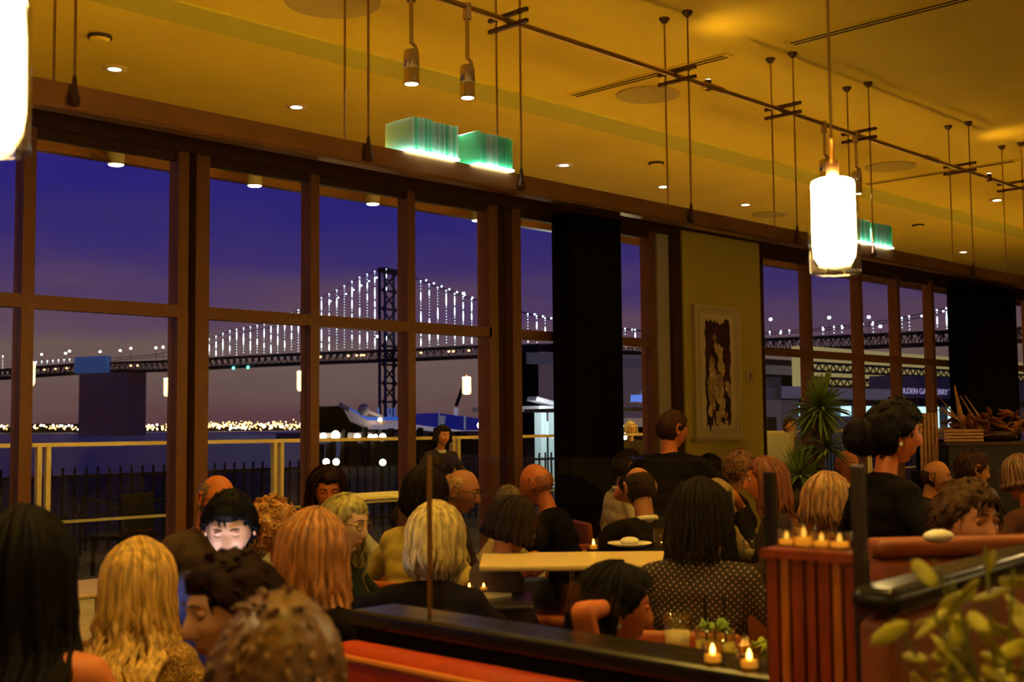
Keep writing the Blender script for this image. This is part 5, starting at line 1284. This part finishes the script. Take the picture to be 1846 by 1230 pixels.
# leafy plant, lower right
plp = at_d(1800, 1190, 1.75); pt_ = thing('leafy_plant', (plp.x, plp.y, 0), 'blurred yellow green leafy plant in a tall planter at the lower right corner', 'plant')
MB().lathe([(0, 0), (.13, 0), (.17, 1.0), (.15, 1.0), (.14, .95), (0, .95)], n=28).build('planter', M_black, pt_, True)
rr = random.Random(12); lf = MB(); stm = MB()
for k in range(26):
    a_ = rr.uniform(0, 6.28); h_ = rr.uniform(.18, .50); sp_ = rr.uniform(.05, .20); top_ = Vector((sp_*cos(a_), sp_*sin(a_), .95+h_)); stm.tube([(0, 0, .94), (sp_*.4*cos(a_), sp_*.4*sin(a_), .95+h_*.6), top_], [.005, .004, .002], 5)
    for j in range(6):
        p = Vector((0, 0, .95)).lerp(top_, .45+.1*j)+Vector((rr.uniform(-.02, .02), rr.uniform(-.02, .02), 0)); lf.ell(p, (.013, .034, .003), 8, 5, Euler((rr.uniform(-1, 1), rr.uniform(-1, 1), rr.uniform(0, 6.28))).to_matrix())
lf.build('leaves', mat('yellow_leaf', (.46, .42, .03), .55, noise_s=12, noise_a=.3), pt_, True); stm.build('stems', mat('stem_green', (.2, .2, .03), .6), pt_)

# spiky plant by the right windows
yp = at_d(1478, 742, 9.4); yu = thing('spiky_plant', (yp.x, yp.y, 0), 'tall spiky leaved plant in front of the right hand windows', 'plant')
MB().lathe([(0, 0), (.20, 0), (.25, .5), (.22, .5), (.21, .46), (0, .46)], n=28).build('pot', M_black, yu, True)
MB().tube([(0, 0, .4), (.03, 0, .9), (-.02, 0, 1.3), (0, 0, yp.z+.05)], [.05, .042, .04, .035], 10).tube([(.02, 0, .7), (-.10, .08, 1.0), (-.13, .12, 1.18)], [.035, .03, .028], 10).build('trunk', mat('trunk_bark', (.09, .05, .025), .9, noise_s=20, noise_a=.4, bump=.5), yu, True)
rr = random.Random(21)
def rosette(c_, n, L, nm):
    mb = MB(); c_ = Vector(c_)
    for k in range(n):
        a_ = rr.uniform(0, 6.283); e_ = rr.uniform(-.7, 1.45); l_ = L*rr.uniform(.7, 1.1)*(1 if e_ > -.1 else .85); d_ = Vector((cos(a_)*cos(e_), sin(a_)*cos(e_), sin(e_))); pts = [c_+d_*l_*f+Vector((0, 0, -l_*.28*f*f*(1 if e_ < 1 else .3))) for f in (.06, .25, .5, .75, 1)]
        mb.tube(pts, [.009, .017, .018, .012, .001], 5, .22)
    mb.build(nm, mat('yucca_leaf', (.16, .24, .03), .45, noise_s=8, noise_a=.4), yu, True)
rosette((0, 0, yp.z+.02), 150, .34, 'leaf_crown'); rosette((-.13, .12, 1.2), 90, .28, 'leaf_crown')
rosette((.05, -.02, yp.z-.28), 70, .30, 'leaf_crown')

# service station with crates and dried arrangement
s0 = at_d(1690, 797, 10.2); s1 = at_d(1900, 797, 10.2); sd_ = Vector((s1.x-s0.x, s1.y-s0.y, 0)); Ls = sd_.length; sd_.normalize(); Rs = Matrix.Rotation(atan2(sd_.y, sd_.x), 3, 'Z'); cs = (s0+s1)/2; zt_ = s0.z
st = thing('service_station', (0, 0, 0), 'tall dark service counter behind the spectacled man at the right', 'counter')
MB().rbox((cs.x, cs.y, zt_/2), (Ls, .5, zt_), .01, Rs).build('cabinet', mat('station_dark', (.02, .010, .007), .5), st); MB().box((cs.x, cs.y, zt_-.012), (Ls+.05, .55, .025), Rs).build('counter_top', M_bronze_d, st)
MB().box((at_d(1684, 850, 10.0).x, at_d(1684, 850, 10.0).y, zt_/2), (.03, .03, zt_-.02), Rs).build('corner_post', M_bronze, st)
def crate(px0, px1, y0, z0, lab, vertical=False):
    p0 = at_d(px0, y0, 10.1); p1 = at_d(px1, y0, 10.1); c_ = (p0+p1)/2; w_ = (p1-p0).length; h_ = p0.z-z0; t = thing('slatted_crate', (c_.x, c_.y, z0), lab, 'crate', 'wooden slatted crates', atan2(sd_.y, sd_.x)); mb = MB()
    if vertical:
        for k in range(5): mb.box((-w_/2+w_*(k+.5)/5, 0, h_/2), (w_/7, .02, h_))
        mb.build('front_slats', M_wood, t); MB().box((0, .1, h_/2), (w_, .01, h_)).build('back', M_black, t)
    else:
        for k in range(4):
            for yy in (-.12, .12): mb.box((0, yy, h_*(k+.5)/4), (w_, .015, h_/5.5))
        mb.build('side_slats', M_wood, t); MB().box((0, 0, .01), (w_, .22, .02)).build('bottom', M_black, t)
crate(1692, 1762, 774, zt_+.002, 'horizontal slatted wooden crate on the dark service counter')
cv = at_d(1672, 797, 9.7)
crate(1656, 1690, 745, 1.2, 'vertical slatted wooden screen beside the standing server face', True)
lg = MB().box((at_d(1673, 800, 10.1).x, at_d(1673, 800, 10.1).y, .6), (.22, .25, 1.198), Rs).build('pedestal', M_black); tag(lg, 'black pedestal under the vertical slatted screen', 'pedestal')
da = thing('dried_arrangement', (cs.x+.0, cs.y, zt_+.002), 'dried leaves and driftwood arrangement in a low bowl on the service counter', 'dried flowers'); rr = random.Random(31)
M_dry = mat('dried_leaf', (.22, .06, .02), .8, noise_s=14, noise_a=.5); mb = MB(); b2 = MB()
MB().lathe([(0, 0), (.12, 0), (.2, .08), (.18, .08), (.1, .02), (0, .02)], n=24).build('bowl', M_bronze_d, da, True)
Ri = Matrix.Rotation(atan2(sd_.y, sd_.x), 3, 'Z')
for k in range(120):
    u = rr.uniform(-.42, .42); v_ = rr.uniform(-.18, .18); z_ = .04+rr.uniform(0, .24)*(1-abs(u)*1.1); mb.ell(Ri@Vector((u, v_, z_)), (.022, .062, .006), 8, 5, Euler((rr.uniform(-1.2, 1.2), rr.uniform(-1.2, 1.2), rr.uniform(0, 6.28))).to_matrix())
for k in range(16):
    a_ = rr.uniform(-1, 1); b2.tube([Ri@Vector((a_*.1, rr.uniform(-.1, .1), .03)), Ri@Vector((a_*.28, rr.uniform(-.1, .1), .15)), Ri@Vector((a_*.52, rr.uniform(-.12, .12), .12+rr.uniform(.0, .3)))], [.012, .010, .003], 6)
ox = (at_d(1738, 760, 10.2)-cs); oo = Vector((ox.x, ox.y, 0)); b2.tube([oo+Vector((0, 0, .03)), oo+Ri@Vector((-.03, 0, .22)), oo+Ri@Vector((-.07, 0, .47))], [.028, .024, .006], 7)
mb.build('dried_leaves', M_dry, da, True); b2.build('branches', mat('driftwood', (.42, .19, .07), .8, noise_s=20, noise_a=.3), da, True)
